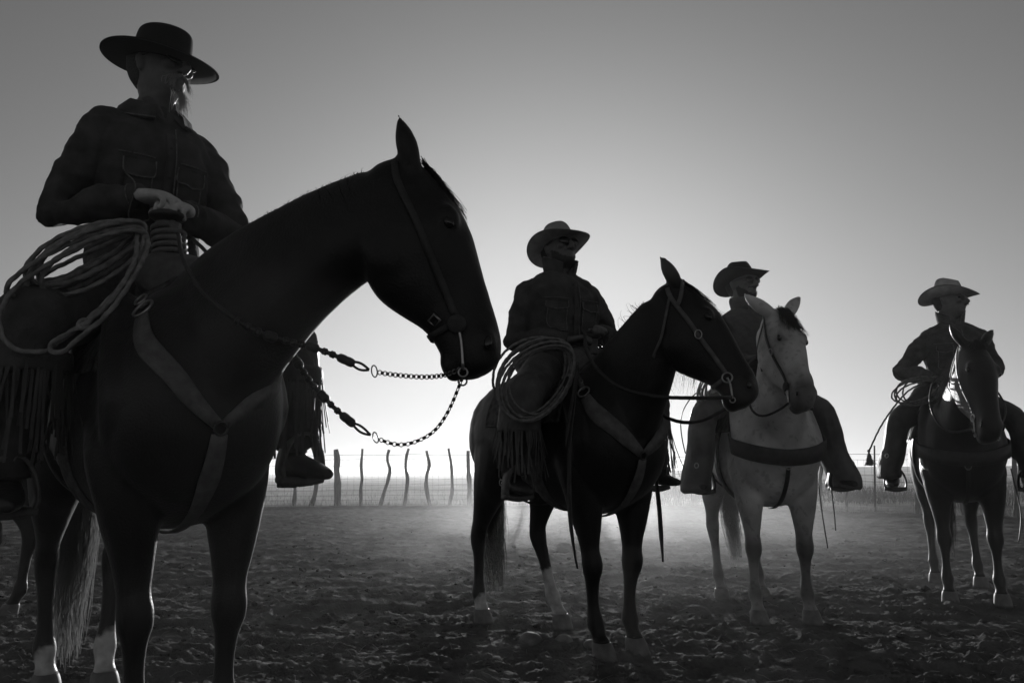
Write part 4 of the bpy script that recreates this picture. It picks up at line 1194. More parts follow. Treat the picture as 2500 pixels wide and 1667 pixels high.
def legwear(r, kind='chinks', mat_='chaps_dark', flare=1.0, cut=.38, amp=.006, seed=5, fringe_n=90, fringe_len=.22, hem_z=None):
    """trousers under leather chaps; chinks end below the knee in fringe, long chaps cover the boot"""
    for s in (-1, 1):
        hip, kn, an, ft = r.leg[s]
        if kind == 'chinks':
            tr = limb([(*(hip + V(0, s * .01, .02)), .112, .115), (*(hip * .5 + kn * .5), .10, .10), (*kn, .082, .085), (*(kn * .5 + an * .5), .075, .078), (*(an + V(0, 0, .0)), .066, .07)], (0, 1, 0), 18, 4)
            me = remesh(tr, .011, 3); wrinkle(me, .006, seed=seed)
            finish("trouser_leg", me, M['denim'], r.root)
            low = kn * (1 - cut) + an * cut
            body = limb([(*(hip + V(.01, s * .02, .03)), .118, .12), (*(hip * .5 + kn * .5 + V(0, s * .008, 0)), .112, .115), (*(kn + V(.01, s * .004, 0)), .105 * flare, .115 * flare), (*(kn * .8 + an * .2 + V(.0, s * .004, 0)), .104 * flare, .118 * flare), (*low, .106 * flare, .122 * flare)], (0, 1, 0), 22, 4)
            me = remesh(body, .011, 3); wrinkle(me, amp, seed=seed + 1)
            ch = finish("chap_leg", me, M[mat_], r.root)
            # fringe hanging round the hem and down the outer seam
            g = np.random.default_rng(seed * 7 + s); strips = []
            for k in range(fringe_n):
                a = 2 * math.pi * k / fringe_n; c0 = low + V(math.cos(a) * .124 * flare, math.sin(a) * .108 * flare, .02 + .012 * math.sin(k))
                ln = fringe_len * g.uniform(.55, 1.15)
                sw = g.normal(0, .026, 2); pts = [c0, c0 + V(sw[0] * .4, sw[1] * .4, -ln * .5), c0 + V(sw[0], sw[1], -ln)]
                strips.append(strap(pts, .009, .0025, None, normal=(math.cos(a), math.sin(a), 0), step=ln / 4))
            for k in range(fringe_n // 2):
                t = k / (fringe_n // 2); c0 = (kn * (1 - t) + low * t) + V(-.105 * flare, s * .045, 0)
                ln = fringe_len * g.uniform(.7, 1.0); strips.append(strap([c0, c0 + V(-.02, s * .01, -ln * .5), c0 + V(-.025 + g.normal(0, .01), s * .012, -ln)], .008, .0025, None, normal=(.5, s, 0), step=ln / 4))
            fo = obj("fringe", merge(strips), M[mat_], ch, False); fo["kind"] = "stuff"
            obj("hem_band", loft([(low + V(0, 0, .035), V(0, .110 * flare, 0), V(.126 * flare, 0, 0)), (low + V(0, 0, .0), V(0, .113 * flare, 0), V(.129 * flare, 0, 0)), (low + V(0, 0, -.03), V(0, .111 * flare, 0), V(.127 * flare, 0, 0))], 24, 2), M[mat_], ch)
        else:
            hz = hem_z if hem_z is not None else ft[2] - .02
            end = V(an[0] + .03, an[1] + s * .02, hz)
            body = limb([(*(hip + V(.0, s * .02, .03)), .11, .115), (*(hip * .5 + kn * .5 + V(0, s * .005, 0)), .098, .11), (*(kn + V(.0, s * .006, 0)), .088 * flare, .12 * flare), (*(kn * .5 + end * .5 + V(0, s * .006, 0)), .082 * flare, .145 * flare), (*(end + V(-.01, s * .010, .09)), .090 * flare, .175 * flare), (*(end + V(-.01, s * .012, .02)), .095 * flare, .19 * flare), (*(end + V(-.01, s * .010, .0)), .088 * flare, .18 * flare)], (0, 1, 0), 24, 4)
            me = remesh(body, .011, 2); wrinkle(me, amp * 1.6, 6, 15, seed=seed, stretch=(1, 1, .35))
            ch = finish("chap_leg", me, M[mat_], r.root)
            p, n_ = snap(bvh_of(me), end + V(.15, s * .03, .17), .006)
            obj("conch", ring(p, n_, .016, .004, 14, 6), M['steel'], ch)
    for s in (-1, 1):
        hip, kn, an, ft = r.leg[s]
        bt = merge([limb([(*(an + V(-.005, 0, .16)), .058, .06), (*(an + V(-.005, 0, .06)), .05, .055), (*(an + V(-.01, 0, -.01)), .043, .05), (*(an + V(-.012, 0, -.055)), .038, .048)], (0, 1, 0), 16, 3),
                    limb([(*(an + V(-.055, 0, -.06)), .030, .030), (*(an + V(.0, 0, -.05)), .042, .042), (*(an + V(.08, s * .010, -.064)), .046, .034), (*(an + V(.15, s * .018, -.078)), .040, .025), (*(an + V(.205, s * .022, -.084)), .016, .016)], (0, 1, 0), 16, 3),
                    box(an + V(-.05, 0, -.108), (.026, 0, 0), (0, .028, 0), (0, 0, .022))])
        bt = ((bt[0] - an) * V(1.1, 1.12, 1.08) + an, bt[1])
        me = remesh(bt, .007, 3)
        bo = finish("boot", me, M['boot'], r.root)
        obj("spur", merge([tube([an + V(.0, -.045, -.045), an + V(-.06, -.035, -.05), an + V(-.078, 0, -.052), an + V(-.06, .035, -.05), an + V(.0, .045, -.045)], .0045, 6), tube([an + V(-.078, 0, -.052), an + V(-.125, 0, -.048)], .004, 6), ring(an + V(-.132, 0, -.048), (0, 1, 0), .016, .003, 12, 6)]), M['steel'], bo)
    return

def hat(r, mat_, rx=.20, ry=.185, curl=.0, dip=.0, crown_h=.115, crown='cattle', tilt=0.0, yaw=0.0, z0=.126, x0=-.008, band='leather_dark', curl_pow=2.0, taper=.80, roll=0.0, front_lift=0.0):
    HF, hm = r.HF, r.hm
    m = hm @ rotz(yaw) @ roty(tilt) @ rotx(roll); o = HF((x0, 0, z0)); cx, cy = .108, .090
    W = lambda p: o + m @ np.asarray(p, float)
    root = obj("hat", ([(0, 0, 0)], []), None, r.root) if False else None
    n = 72; th = np.linspace(0, 2 * math.pi, n, endpoint=False)
    # brim: top and bottom sheets
    K = 10; v = []
    for sgn in (1, -1):
        for k in range(K + 1):
            s = k / K
            for t in th:
                x = math.cos(t) * (cx * .97 + (rx - cx) * s); y = math.sin(t) * (cy * .97 + (ry - cy) * s)
                side = abs(math.sin(t)) ** curl_pow; fb = abs(math.cos(t)) ** 2
                zz = curl * side * s ** 1.7 - dip * fb * s ** 1.5 + front_lift * max(0, math.cos(t)) * s ** 2
                y2 = y * (1 - .9 * curl * side * s ** 2 / max(ry, .01) * .8)
                th_ = .0022 * (1 if s < .97 else .6)
                v.append(W((x, y2, zz + sgn * th_)))
    def vi(sg, k, j): return (0 if sg > 0 else (K + 1) * n) + k * n + j % n
    f = []
    for k in range(K):
        for j in range(n):
            f.append((vi(1, k, j), vi(1, k, j + 1), vi(1, k + 1, j + 1), vi(1, k + 1, j))[::-1])
            f.append((vi(-1, k, j), vi(-1, k, j + 1), vi(-1, k + 1, j + 1), vi(-1, k + 1, j)))
    for j in range(n):
        f.append((vi(1, K, j), vi(1, K, j + 1), vi(-1, K, j + 1), vi(-1, K, j))); f.append((vi(1, 0, j), vi(-1, 0, j), vi(-1, 0, j + 1), vi(1, 0, j + 1)))
    br = obj("hat", (np.array(v), f), M[mat_], r.root)
    # crown
    rows = []
    levels = [(-.004, 1.03), (.0, 1.0), (.02, .99), (.05, .965), (.075, .94)]
    H = crown_h
    if crown == 'flat':
        prof = [(0, 1.0), (.25, 1.0), (.55, .985), (.78, .955), (.90, .90), (.975, .78), (1.0, .60), (1.0, .35), (.99, .0)]
    elif crown == 'round':
        prof = [(0, 1.0), (.25, .985), (.5, .94), (.7, .87), (.85, .75), (.94, .60), (.98, .42), (.97, .2), (.96, .0)]
    else:
        prof = [(0, 1.0), (.25, .98), (.5, .93), (.72, .86), (.88, .77), (.97, .66), (1.0, .52), (.95, .34), (.88, .0)]
    P = catmull(np.array(prof), 4)
    for hh, q in P:
        row = []
        for t in th:
            x = math.cos(t) * cx * q; y = math.sin(t) * cy * q * (1 - (1 - taper) * hh)
            zz = hh * H
            if crown == 'cattle':
                # pinched front and a crease down the middle
                fr = max(0, math.cos(t)) ** 2; y *= 1 - .34 * fr * hh ** 2
                zz += H * (-.16 * max(0, math.cos(t)) * hh ** 3 * (1 if q < .8 else .5)) + H * .06 * max(0, -math.cos(t)) * hh ** 3
                x *= 1 - .05 * hh
            elif crown == 'round':
                fr = max(0, math.cos(t)) ** 3; y *= 1 - .22 * fr * hh ** 2; zz -= H * .10 * max(0, math.cos(t)) * hh ** 3
            row.append(W((x, y, zz)))
        rows.append(row)
    v = np.array(rows).reshape(-1, 3); mrows = len(rows)
    f = [(i * n + j, i * n + (j + 1) % n, (i + 1) * n + (j + 1) % n, (i + 1) * n + j) for i in range(mrows - 1) for j in range(n)]
    obj("crown", (v, f), M[mat_], br)
    if band:
        pts = np.array([W((math.cos(t) * cx * 1.012, math.sin(t) * cy * 1.012, .012)) for t in th])
        up = m @ V(0, 0, 1)
        a = [(W((math.cos(t) * cx * q, math.sin(t) * cy * q, zz))) for zz, q in ((.002, 1.012), (.002, 1.03), (.020, 1.022), (.020, 1.0)) for t in th]
        f = [(i * n + j, i * n + (j + 1) % n, ((i + 1) % 4) * n + (j + 1) % n, ((i + 1) % 4) * n + j) for i in range(4) for j in range(n)]
        obj("hat_band", (np.array(a), f), M[band], br)
    return br

def sunglasses(r, clear=False):
    HF, hm = r.HF, r.hm
    parts = []; lens = []
    for s in (-1, 1):
        c = HF((.104, s * .034, .113))
        lens.append(ball(c, (.005, .029, .019), 14, 8, hm @ rotz(s * .30)))
        parts.append(tube([HF((.098, s * .062, .120)), HF((.05, s * .078, .121)), HF((-.01, s * .081, .118)), HF((-.03, s * .079, .105))], .0026, 6))
        th = np.linspace(0, 2 * math.pi, 24, endpoint=False)
        ax = hm @ rotz(s * .30)
        parts.append(tube(np.array([c + ax @ V(.002, math.cos(t) * .030, math.sin(t) * .020) for t in th]), .0022, 6, closed=True))
    parts.append(tube([HF((.108, -.008, .120)), HF((.112, 0, .122)), HF((.108, .008, .120))], .0025, 6))
    g = obj("sunglasses", merge(parts), M['leather_dark'], r.root)
    for l in lens:
        obj("lens", l, M['lens'], g)
    return g

def face_hair(r, kind, mat_, seed=1):
    """beard or moustache of many short hairs rooted on the face"""
    g = np.random.default_rng(seed); HF, hm = r.HF, r.hm
    P = []
    m = 5; t = np.linspace(0, 1, m)
    if kind == 'droop':
        for k in range(420):
            s = g.choice([-1, 1])
            if k < 260:      # moustache
                y = s * abs(g.normal(.0, .016)); b = V(.106 - abs(y) * .3, y, .060 - abs(y) * .3 + g.normal(0, .002))
                ln = g.uniform(.02, .05) if abs(y) > .010 else g.uniform(.010, .02)
                e = V(.004 + g.normal(0, .004), s * (.014 + g.uniform(0, .012)), -ln)
            else:            # chin tuft
                y = g.normal(.004, .014); b = V(.098 - abs(y) * .3, y, .004 + g.normal(0, .006))
                e = V(.012 + g.normal(0, .008), g.normal(.010, .012), -g.uniform(.03, .085))
            q = [HF(b + e * V(tt, tt ** .7, tt ** 1.2) + g.normal(0, .0015, 3)) for tt in t]
            P.append(q)
    else:
        # a close-trimmed shell over the jaw with ragged edges, plus loose hairs
        me = r.body.data; co = get_v(me); nn = get_n(me); inv = np.linalg.inv(hm)
        q = (co - HF((0, 0, 0))) @ inv.T
        rag = .010 * noise3(q, 60, seed)
        lip = (np.abs(q[:, 1]) < .036) & (np.abs(q[:, 2] - .060) < .009 + rag) & (q[:, 0] > .07)
        mouth = (np.abs(q[:, 1]) < .024) & (np.abs(q[:, 2] - .041) < .012)
        ang = np.abs(np.arctan2(q[:, 1], q[:, 0] - .005))
        jaw = (q[:, 2] > -.03) & (q[:, 2] < .030 + .055 * np.clip((ang - .35) / .8, 0, 1) + rag) & (q[:, 0] > .0) & (ang < dict(full=1.5, goatee=.42, tash=-1)[kind]) & ~mouth
        sel = (lip | jaw) & (np.abs(q[:, 1]) < .085) & (q[:, 2] < .12) & (q[:, 0] < .13)
        fs = [tuple(p.vertices) for p in me.polygons if sel[list(p.vertices)].all()]
        used = sorted({i for f in fs for i in f}); mp = {i: k for k, i in enumerate(used)}
        sh = mesh_from(co[used] + nn[used] * (.0035 + .002 * noise3(co[used], 160, 4))[:, None], [tuple(mp[i] for i in f) for f in fs])
        shell = finish("beard" if kind != 'tash' else "moustache", sh, M[mat_], r.root)
        for k in range(500):
            i = used[g.integers(len(used))]
            e = unit(nn[i] * .7 + hm @ V(.1, g.normal(0, .2), -.8)) * g.uniform(.004, .010)
            P.append([co[i] + nn[i] * .002 + e * tt for tt in t])
        o = obj("stubble", strands(np.array(P), .0009, .0004), M[mat_], shell); o["kind"] = "stuff"
        return shell
    o = obj("moustache" if kind in ('droop', 'tash') else "beard", strands(np.array(P), .0011, .0005), M[mat_], r.root); o["kind"] = "stuff"
    return o

def keep_out(h, pts, off=.012, step=.02):
    """push a hanging line clear of the horse"""
    P = curve(pts, step)
    for i in range(len(P)):
        loc, n, _, d = h.bvh.find_nearest(Vector(P[i]), .6)
        if loc is None: continue
        s = (Vector(P[i]) - loc).dot(n)
        if s < off: P[i] = np.array(loc + n * off)
    for _ in range(2):
        P[1:-1] = (P[:-2] + 2 * P[1:-1] + P[2:]) / 4
    return P

def at_frac(P, s):
    L = np.concatenate([[0], np.cumsum(np.linalg.norm(np.diff(P, axis=0), axis=1))]); L /= L[-1]
    p = np.array([np.interp(s, L, P[:, i]) for i in range(3)])
    q = np.array([np.interp(min(1, s + .01), L, P[:, i]) for i in range(3)]); q0 = np.array([np.interp(max(0, s - .01), L, P[:, i]) for i in range(3)])
    return p, unit(q - q0)

def sub_path(P, a, b, n):
    return np.array([at_frac(P, s)[0] for s in np.linspace(a, b, n)])

def knot(root, P, s, length, r, mat_='leather_dark'):
    p, t = at_frac(P, s); a = unit(np.cross(t, V(0, 0, 1))); b = np.cross(t, a)
    st = [(p + t * length * k, a * r * q, b * r * q) for k, q in ((-.5, .5), (-.38, .9), (-.15, 1.0), (.0, .93), (.15, 1.0), (.38, .9), (.5, .5))]
    return obj("braided_knot", loft(st, 10, 2), M[mat_], root)

def chain_rein(h, label, bit, pts, c0, c1, knots, r=.0068):
    """rein that starts as chain at the bit and goes over to braided rawhide"""
    root = same_place("chain_rein", h)
    tag(root, label, "rein", "chain and rawhide reins")
    P = keep_out(h, [bit] + list(pts), .013)
    n = 17
    for k in range(n):
        s0 = c1 * k / n; s1 = c1 * (k + 1) / n
        p0, t0 = at_frac(P, s0 + (s1 - s0) * .12); p1, _ = at_frac(P, s0 + (s1 - s0) * .66); pr, tr = at_frac(P, s0 + (s1 - s0) * .86)
        a = unit(np.cross(t0, V(.2, 1, 0)))
        obj("chain_bar", tube([p0, p0 * .8 + p1 * .2, p0 * .2 + p1 * .8, p1], [.0032, .0055, .0055, .0032], 6), M['iron'], root)
        obj("chain_ring", ring(pr, np.cross(tr, a), .0066, .0018, 12, 5), M['steel'], root)
    # long loop where chain meets rawhide
    p, t = at_frac(P, c1 + .012); a = unit(np.cross(t, V(.2, 1, 0)))
    obj("connector", ring(p, np.cross(t, a), .009, .0022, 16, 6, .018), M['steel'], root)
    seg = sub_path(P, c1 + .025, c1 + .075, 12); w = np.sin(np.linspace(0, math.pi, 12)) * .010
    obj("rein_loop", merge([tube(seg + np.outer(w, a), .0042, 6), tube(seg - np.outer(w, a), .0042, 6)]), M['leather_dark'], root)
    obj("rein", tube(sub_path(P, c1 + .07, 1.0, 90), r, 8, rope=.10, pitch=.05), M['leather_dark'], root)
    for s, ln, rr in knots:
        knot(root, P, s, ln * 1.15, rr * 1.12)
    return root

def plain_rein(h, label, start, pts, r, mat_='leather_dark', grp="reins"):
    P = keep_out(h, [start] + list(pts), r + .004)
    o = obj("rein", tube(P, r, 8, rope=.06, pitch=.05), M[mat_])
    o.location = h.loc; o.rotation_euler = (0, 0, h.rz); o.scale = (h.scale,) * 3
    return tag(o, label, "rein", grp)

def hung(h, name, label, pts, width, cat, grp=None, mat_='leather_dark', thick=.006, normal=(0, -1, 0), tip=True):
    w = [width, width, width, width, width * .25] if tip else width
    P = keep_out(h, pts, .012)
    o = obj(name, strap(P[::2] if len(P) > 6 else P, w, thick, None, normal=normal), M[mat_])
    o.location = h.loc; o.rotation_euler = (0, 0, h.rz); o.scale = (h.scale,) * 3
    return tag(o, label, cat, grp)

def forelock(h, n=160, length=.16, mat_='hair', seed=1, r=.0014, off=.02):
    g = np.random.default_rng(seed); P = []
    t = np.linspace(0, 1, 6)
    for k in range(n):
        b = h.hp(-.01 + g.normal(0, .012), .045, g.normal(0, .022)); ln = length * g.uniform(.5, 1.1); sd = g.normal(0, .05)
        q = []
        for tt in t:
            p = h.hp(-.01 + ln * tt, .06 + off * math.sin(tt * 2.2) , sd * tt + 0)
            loc, nn, _, _ = h.bvh.find_nearest(Vector(h.hp(-.01 + ln * tt, .09, sd * tt))); p = np.array(loc + nn * (.005 + off * .4 * tt * tt * g.random()))
            q.append(p + (b - h.hp(-.01, .045, 0)) * (1 - .3 * tt) + g.normal(0, .002, 3))
        P.append(q)
    o = obj("forelock", strands(np.array(P), r, r * .3), M[mat_], h.root); o["kind"] = "stuff"

def whiskers(h, n=120, t0=.1, t1=.5, f=-.24, ln=.07, seed=3, r=.0007):
    """long hairs under the jaw"""
    g = np.random.default_rng(seed); P = []
    for k in range(n):
        t = g.uniform(t0, t1); o = h.hp(t, -.45, g.normal(0, .02)); d = unit(h.n)
        loc, nn, _, _ = h.bvh.ray_cast(Vector(o), Vector(d))
        if loc is None: continue
        b = np.array(loc); l = ln * g.uniform(.3, 1.1); e = unit(np.array(nn) + V(0, 0, -1.2) + g.normal(0, .2, 3)) * l
        P.append([b + e * tt + V(0, 0, -.01) * tt * tt for tt in np.linspace(0, 1, 4)])
    o = obj("jaw_hair", strands(np.array(P), r, r * .4), M['hair'], h.root); o["kind"] = "stuff"

forelock(h1, 200, .20, seed=1); forelock(h2, 120, .18, seed=2); forelock(h3, 420, .21, seed=3); forelock(h4, 160, .10, seed=4)
whiskers(h2, 260, .12, .42, ln=.10, seed=5, r=.0005)

# ------------------------------------------------------------------ nearest pair
FT = {-1: (.20, -.445, .765), 1: (.34, .44, .855)}
build_saddle(h1, "worn western saddle with thick wrapped horn on the nearest horse", FT, 'leather', .045, True, (.215, -.045, 1.775), "wool saddle pad on the nearest horse's back", hood=False, rear_drop=.07)
chest_collar(h1, "wide leather breast collar with steel rings across the nearest horse", 'v', 'leather', .062, .15)
b1 = bridle(h1, "split-cheek bridle with round metal concho on the nearest horse", 'leather_dark', .022, .13, None, False, False, concho=True, brow=False)
hp1 = h1.hp
obj("curb_buckle", ring(*snap(h1.bvh, hp1(.47, -.125, -.07), .018), .018, .004, 4, 6), M['steel'], b1)
chain_rein(h1, "upper chain rein running from the nearest horse's bit across its neck", h1.bit[-1], [(1.160, .450, 1.153), (1.056, .375, 1.163), (.995, .320, 1.181), (.910, .221, 1.236), (.856, .127, 1.263), (.846, .054, 1.278), (.811, -.033, 1.327), (.753, -.100, 1.406), (.623, -.112, 1.518), (.444, -.075, 1.646)],
           .0, .22, [(.305, .05, .013), (.34, .016, .010), (.36, .016, .010), (.39, .035, .013), (.415, .015, .010), (.435, .015, .010), (.455, .015, .010), (.49, .035, .014), (.52, .015, .011), (.545, .015, .011), (.57, .015, .011)])
chain_rein(h1, "lower chain rein sagging in an arc beneath the nearest horse's muzzle", h1.bit[1], [(1.121, .558, 1.109), (1.099, .548, 1.060), (1.055, .527, .999), (1.006, .486, .967), (.961, .448, .960), (.898, .390, .994), (.855, .341, 1.038), (.812, .291, 1.096), (.773, .246, 1.160), (.728, .223, 1.222), (.659, .205, 1.274), (.457, .154, 1.486), (.309, .013, 1.681)],
           .0, .26, [(.345, .05, .013), (.375, .015, .010), (.395, .015, .010), (.42, .035, .014), (.45, .015, .010), (.47, .015, .010), (.49, .015, .010), (.52, .035, .014), (.545, .014, .010), (.56, .014, .010)])

r1 = build_rider(h1, "man in black flat-brimmed hat and denim jacket, pale gloves on the saddle horn", head_yaw=R(20), head_pitch=R(2), lean=R(2), torso_yaw=R(4), vox=.0065, size=1.255, girth=.96, sh_w=.19, sh_z=.525, head=1.13, neck=.668,
                 elbows={-1: (-.09, -.345, .30), 1: (.0, .30, .30)}, wrists={-1: (.115, -.125, .355), 1: (.125, .040, .325)},
                 hand_dir={-1: (.78, .62, -.10), 1: (.80, -.58, -.08)}, hand_back={-1: (.1, -.1, 1), 1: (.1, .15, 1)}, curl=(1.1, 1.15), shift=(-.125, -.03),
                 knees={-1: (.27, -.43, -.17), 1: (.31, .37, -.18)}, feet={-1: (.20, -.445, -.73), 1: (.34, .44, -.64)}, gloves=True, hair='stubble')
jacket(r1, 'denim', 1.03, -.06, .012, 3, collar='spread', cdz=-.025, reach=.03)
legwear(r1, 'chinks', 'chaps_dark', 1.12, .27, seed=5, fringe_n=100, fringe_len=.28)
hat(r1, 'felt_black', .212, .192, .008, .004, .122, 'flat', tilt=R(8), z0=.126, taper=.93)
sunglasses(r1)
face_hair(r1, 'droop', 'whisker', 2)
c1 = coil("lariat", "big loosely coiled lariat hanging from the nearest saddle horn", h1, (.370, -.322, 1.552), (.018, .152, .104), (.036, -.019, .061), 6, .0070, 4, 'rope', spread=.03)
rope_run(c1, "loose_loop", [(.384, -.176, 1.660), (.419, -.351, 1.557), (.381, -.487, 1.438), (.367, -.534, 1.347), (.383, -.529, 1.272), (.414, -.494, 1.227), (.456, -.429, 1.223), (.485, -.396, 1.256), (.507, -.340, 1.314), (.507, -.248, 1.441), (.452, -.189, 1.567), (.391, -.168, 1.653)], .0070)
rope_run(c1, "loose_loop", [(.376, -.186, 1.656), (.506, -.219, 1.523), (.558, -.281, 1.388), (.544, -.343, 1.308), (.519, -.388, 1.270), (.490, -.421, 1.240), (.495, -.415, 1.217), (.518, -.389, 1.223), (.546, -.356, 1.264), (.574, -.293, 1.341), (.533, -.218, 1.479), (.444, -.167, 1.593), (.391, -.169, 1.656)], .0070)
rope_run(c1, "loose_loop", [(.384, -.20, 1.64), (.255, -.403, 1.503), (.225, -.438, 1.436), (.209, -.472, 1.342), (.239, -.498, 1.277), (.33, -.50, 1.24)], .0070)
obj("honda_knot", merge([ring((.540, -.352, 1.300), (.6, -.6, .3), .014, .0075, 16, 8), ring((.545, -.345, 1.306), (.2, -.6, .6), .012, .007, 16, 8)]), M['rope'], c1)

# ------------------------------------------------------------------ middle pair
FT2 = {-1: (.26, -.475, .80), 1: (.26, .46, .84)}
build_saddle(h2, "western saddle under the rider of the black horse", FT2, 'leather', .034, False, (.29, 0, 1.69), "wool saddle pad on the black horse's back", rear_drop=.10)
chest_collar(h2, "tooled leather breast collar forming a V on the black horse", 'v', 'leather', .085)
bridle(h2, "leather bridle with one ear loop and oval buckle on the black horse", 'leather', .024, .10, -1, True, True, concho=False, brow=False)
plain_rein(h2, "upper black rope rein pulled straight from the black horse's bit", h2.bit[-1], [(.993, .063, 1.282), (.880, -.048, 1.294), (.749, -.149, 1.338), (.608, -.183, 1.434), (.444, -.151, 1.567), (.36, -.10, 1.68)], .0095)
plain_rein(h2, "lower black rope rein sagging below the black horse's throat", h2.bit[1], [(1.049, .265, 1.240), (.937, .218, 1.184), (.821, .186, 1.175), (.688, .166, 1.213), (.569, .170, 1.271), (.414, .113, 1.406), (.34, .02, 1.66)], .0095)
r2 = build_rider(h2, "man in tan hat and heavy collared jacket holding reins on the black horse", head_yaw=R(4), head_pitch=R(-9), lean=R(3), torso_yaw=R(-6), size=.99, girth=1.06, neck=.655, shift=(-.02, -.03),
                 elbows={-1: (-.02, -.315, .20), 1: (.06, .31, .21)}, wrists={-1: (.225, -.115, .165), 1: (.27, .075, .215)},
                 hand_dir={-1: (.75, .55, .1), 1: (.8, -.6, .12)}, hand_back={-1: (-.1, -.25, 1), 1: (.1, .45, 1)}, curl=(1.2, 1.25),
                 knees={-1: (.25, -.44, -.18), 1: (.27, .43, -.17)}, feet={-1: (.26, -.475, -.685), 1: (.26, .46, -.645)})
jacket(r2, 'canvas', 1.08, -.04, .013, 13, collar='up')
legwear(r2, 'chinks', 'chaps_tan', 1.0, seed=9, fringe_n=80, fringe_len=.27)
hat(r2, 'felt_tan', .192, .195, .030, .022, .150, 'round', tilt=R(-11), z0=.126, taper=.86)
sunglasses(r2); face_hair(r2, 'full', 'stubble', 3)
coil("lariat", "neatly coiled lariat at the thigh of the rider on the black horse", h2, (.385, -.425, 1.414), (-.001, .200, .155), (-.018, -.083, .132), 8, .0068, 6, 'rope', spread=.05, drift=(.004, -.004, -.006))
hung(h2, "latigo_strap", "long dark strap hanging in front of the black horse's shoulder", [(.478, -.240, 1.467), (.540, -.301, 1.306), (.58, -.36, 1.091), (.60, -.38, .949), (.62, -.39, .713), (.64, -.38, .539), (.65, -.37, .463)], .034, "strap", "hanging saddle straps")
hung(h2, "latigo_strap", "short dark strap crossing the black horse's shoulder below the rope coil", [(.463, -.224, 1.492), (.538, -.304, 1.328), (.573, -.369, 1.134), (.577, -.385, 1.021)], .026, "strap", "hanging saddle straps")
hung(h2, "latigo_strap", "dark strap hanging straight down right of the black horse's front leg", [(.40, .33, 1.0), (.47, .30, .754), (.475, .305, .601), (.48, .31, .423)], .034, "strap", "hanging saddle straps")

# ------------------------------------------------------------------ grey horse pair
FT3 = {-1: (.20, -.42, .80), 1: (.20, .52, .82)}
build_saddle(h3, "western saddle under the rider of the grey horse", FT3, 'leather_dark', .034, False, (.29, 0, 1.69), "saddle pad on the grey horse's back")
chest_collar(h3, "plain dark band across the grey horse's chest", 'band', 'leather_dark', .105)
bridle(h3, "dark bridle on the pale head of the grey horse", 'leather_dark', .018, .10, None, True, True, concho=True, brow=False)
plain_rein(h3, "dark rein looping under the grey horse's jaw", h3.bit[-1], [(1.16, -.20, 1.27), (1.10, -.28, 1.24), (1.03, -.32, 1.30), (.9, -.28, 1.45), (.6, -.20, 1.60), (.35, -.05, 1.70)], .007)
plain_rein(h3, "dark rein on the far side of the grey horse's neck", h3.bit[1], [(1.14, .0, 1.27), (1.02, .05, 1.34), (.85, .12, 1.48), (.6, .15, 1.60), (.35, .03, 1.70)], .007)
r3 = build_rider(h3, "bearded man in black curled hat and plain pullover behind the grey horse's head", head_yaw=R(20), head_pitch=R(-3), lean=R(0), torso_yaw=R(6), size=.98, girth=.98, shift=(-.03, -.02),
                 elbows={-1: (.0, -.29, .21), 1: (.02, .30, .21)}, wrists={-1: (.24, -.08, .20), 1: (.24, .08, .20)}, hand_dir={-1: (.8, .5, .0), 1: (.8, -.5, 0)}, hand_back={-1: (0, -.2, 1), 1: (0, .2, 1)}, curl=(1.1, 1.1),
                 knees={-1: (.25, -.40, -.20), 1: (.25, .395, -.20)}, feet={-1: (.20, -.43, -.685), 1: (.20, .52, -.665)})
jacket(r3, 'wool_coat', 1.0, -.04, .009, 23, pockets=False, placket=False, collar='roll', cuff=False)
legwear(r3, 'long', 'chaps_grey', 1.0, .008, seed=15)
hat(r3, 'felt_black', .200, .205, .075, .012, .150, 'cattle', tilt=R(-13), z0=.126, curl_pow=2.4)
sunglasses(r3); face_hair(r3, 'full', 'beard', 4)
coil("lariat", "sunlit coiled lariat at the hip of the rider on the grey horse", h3, (.300, -.37, 1.489), (-.04, .062, .050), (.06, -.010, .070), 9, .0056, 8, 'rope_pale', spread=.02, drift=(-.004, -.010, 0))
hung(h3, "whip_cord", "thin cord looping down outside the grey horse rider's leg", [(.326, -.398, 1.499), (.379, -.52, 1.411), (.432, -.60, 1.284), (.432, -.60, 1.150), (.432, -.58, 1.043)], .010, "cord", None, thick=.006, tip=False)
hung(h3, "saddle_string", "pair of short strings below the grey horse rider's left foot", [(.25, .43, .82), (.25, .44, .67), (.26, .44, .52)], .014, "strap", "saddle strings")
hung(h3, "saddle_string", "long thin string beside the grey horse's left foreleg", [(.40, .29, .85), (.41, .30, .65), (.42, .32, .42)], .010, "strap", "saddle strings")

# ------------------------------------------------------------------ right-hand pair
FT4 = {-1: (.20, -.45, .80), 1: (.20, .46, .80)}
build_saddle(h4, "western saddle under the rider at the right edge", FT4, 'leather_dark', .034, False, (.29, 0, 1.69), "saddle pad on the right-hand horse's back")
chest_collar(h4, "broad dark chest band with a steel dee on the right-hand horse", 'band', 'leather_dark', .10)
bridle(h4, "thin bridle on the dark head of the right-hand horse", 'leather', .016, .10, None, True, False, concho=False, brow=False)
plain_rein(h4, "rein curving under the right-hand horse's jaw", h4.bit[-1], [(1.22, -.03, 1.20), (1.10, -.13, 1.19), (.98, -.20, 1.26), (.8, -.22, 1.42), (.5, -.15, 1.60), (.35, -.03, 1.68)], .007)
plain_rein(h4, "rein on the far side of the right-hand horse's neck", h4.bit[1], [(1.15, .15, 1.22), (.95, .22, 1.36), (.6, .2, 1.55), (.35, .05, 1.68)], .007)
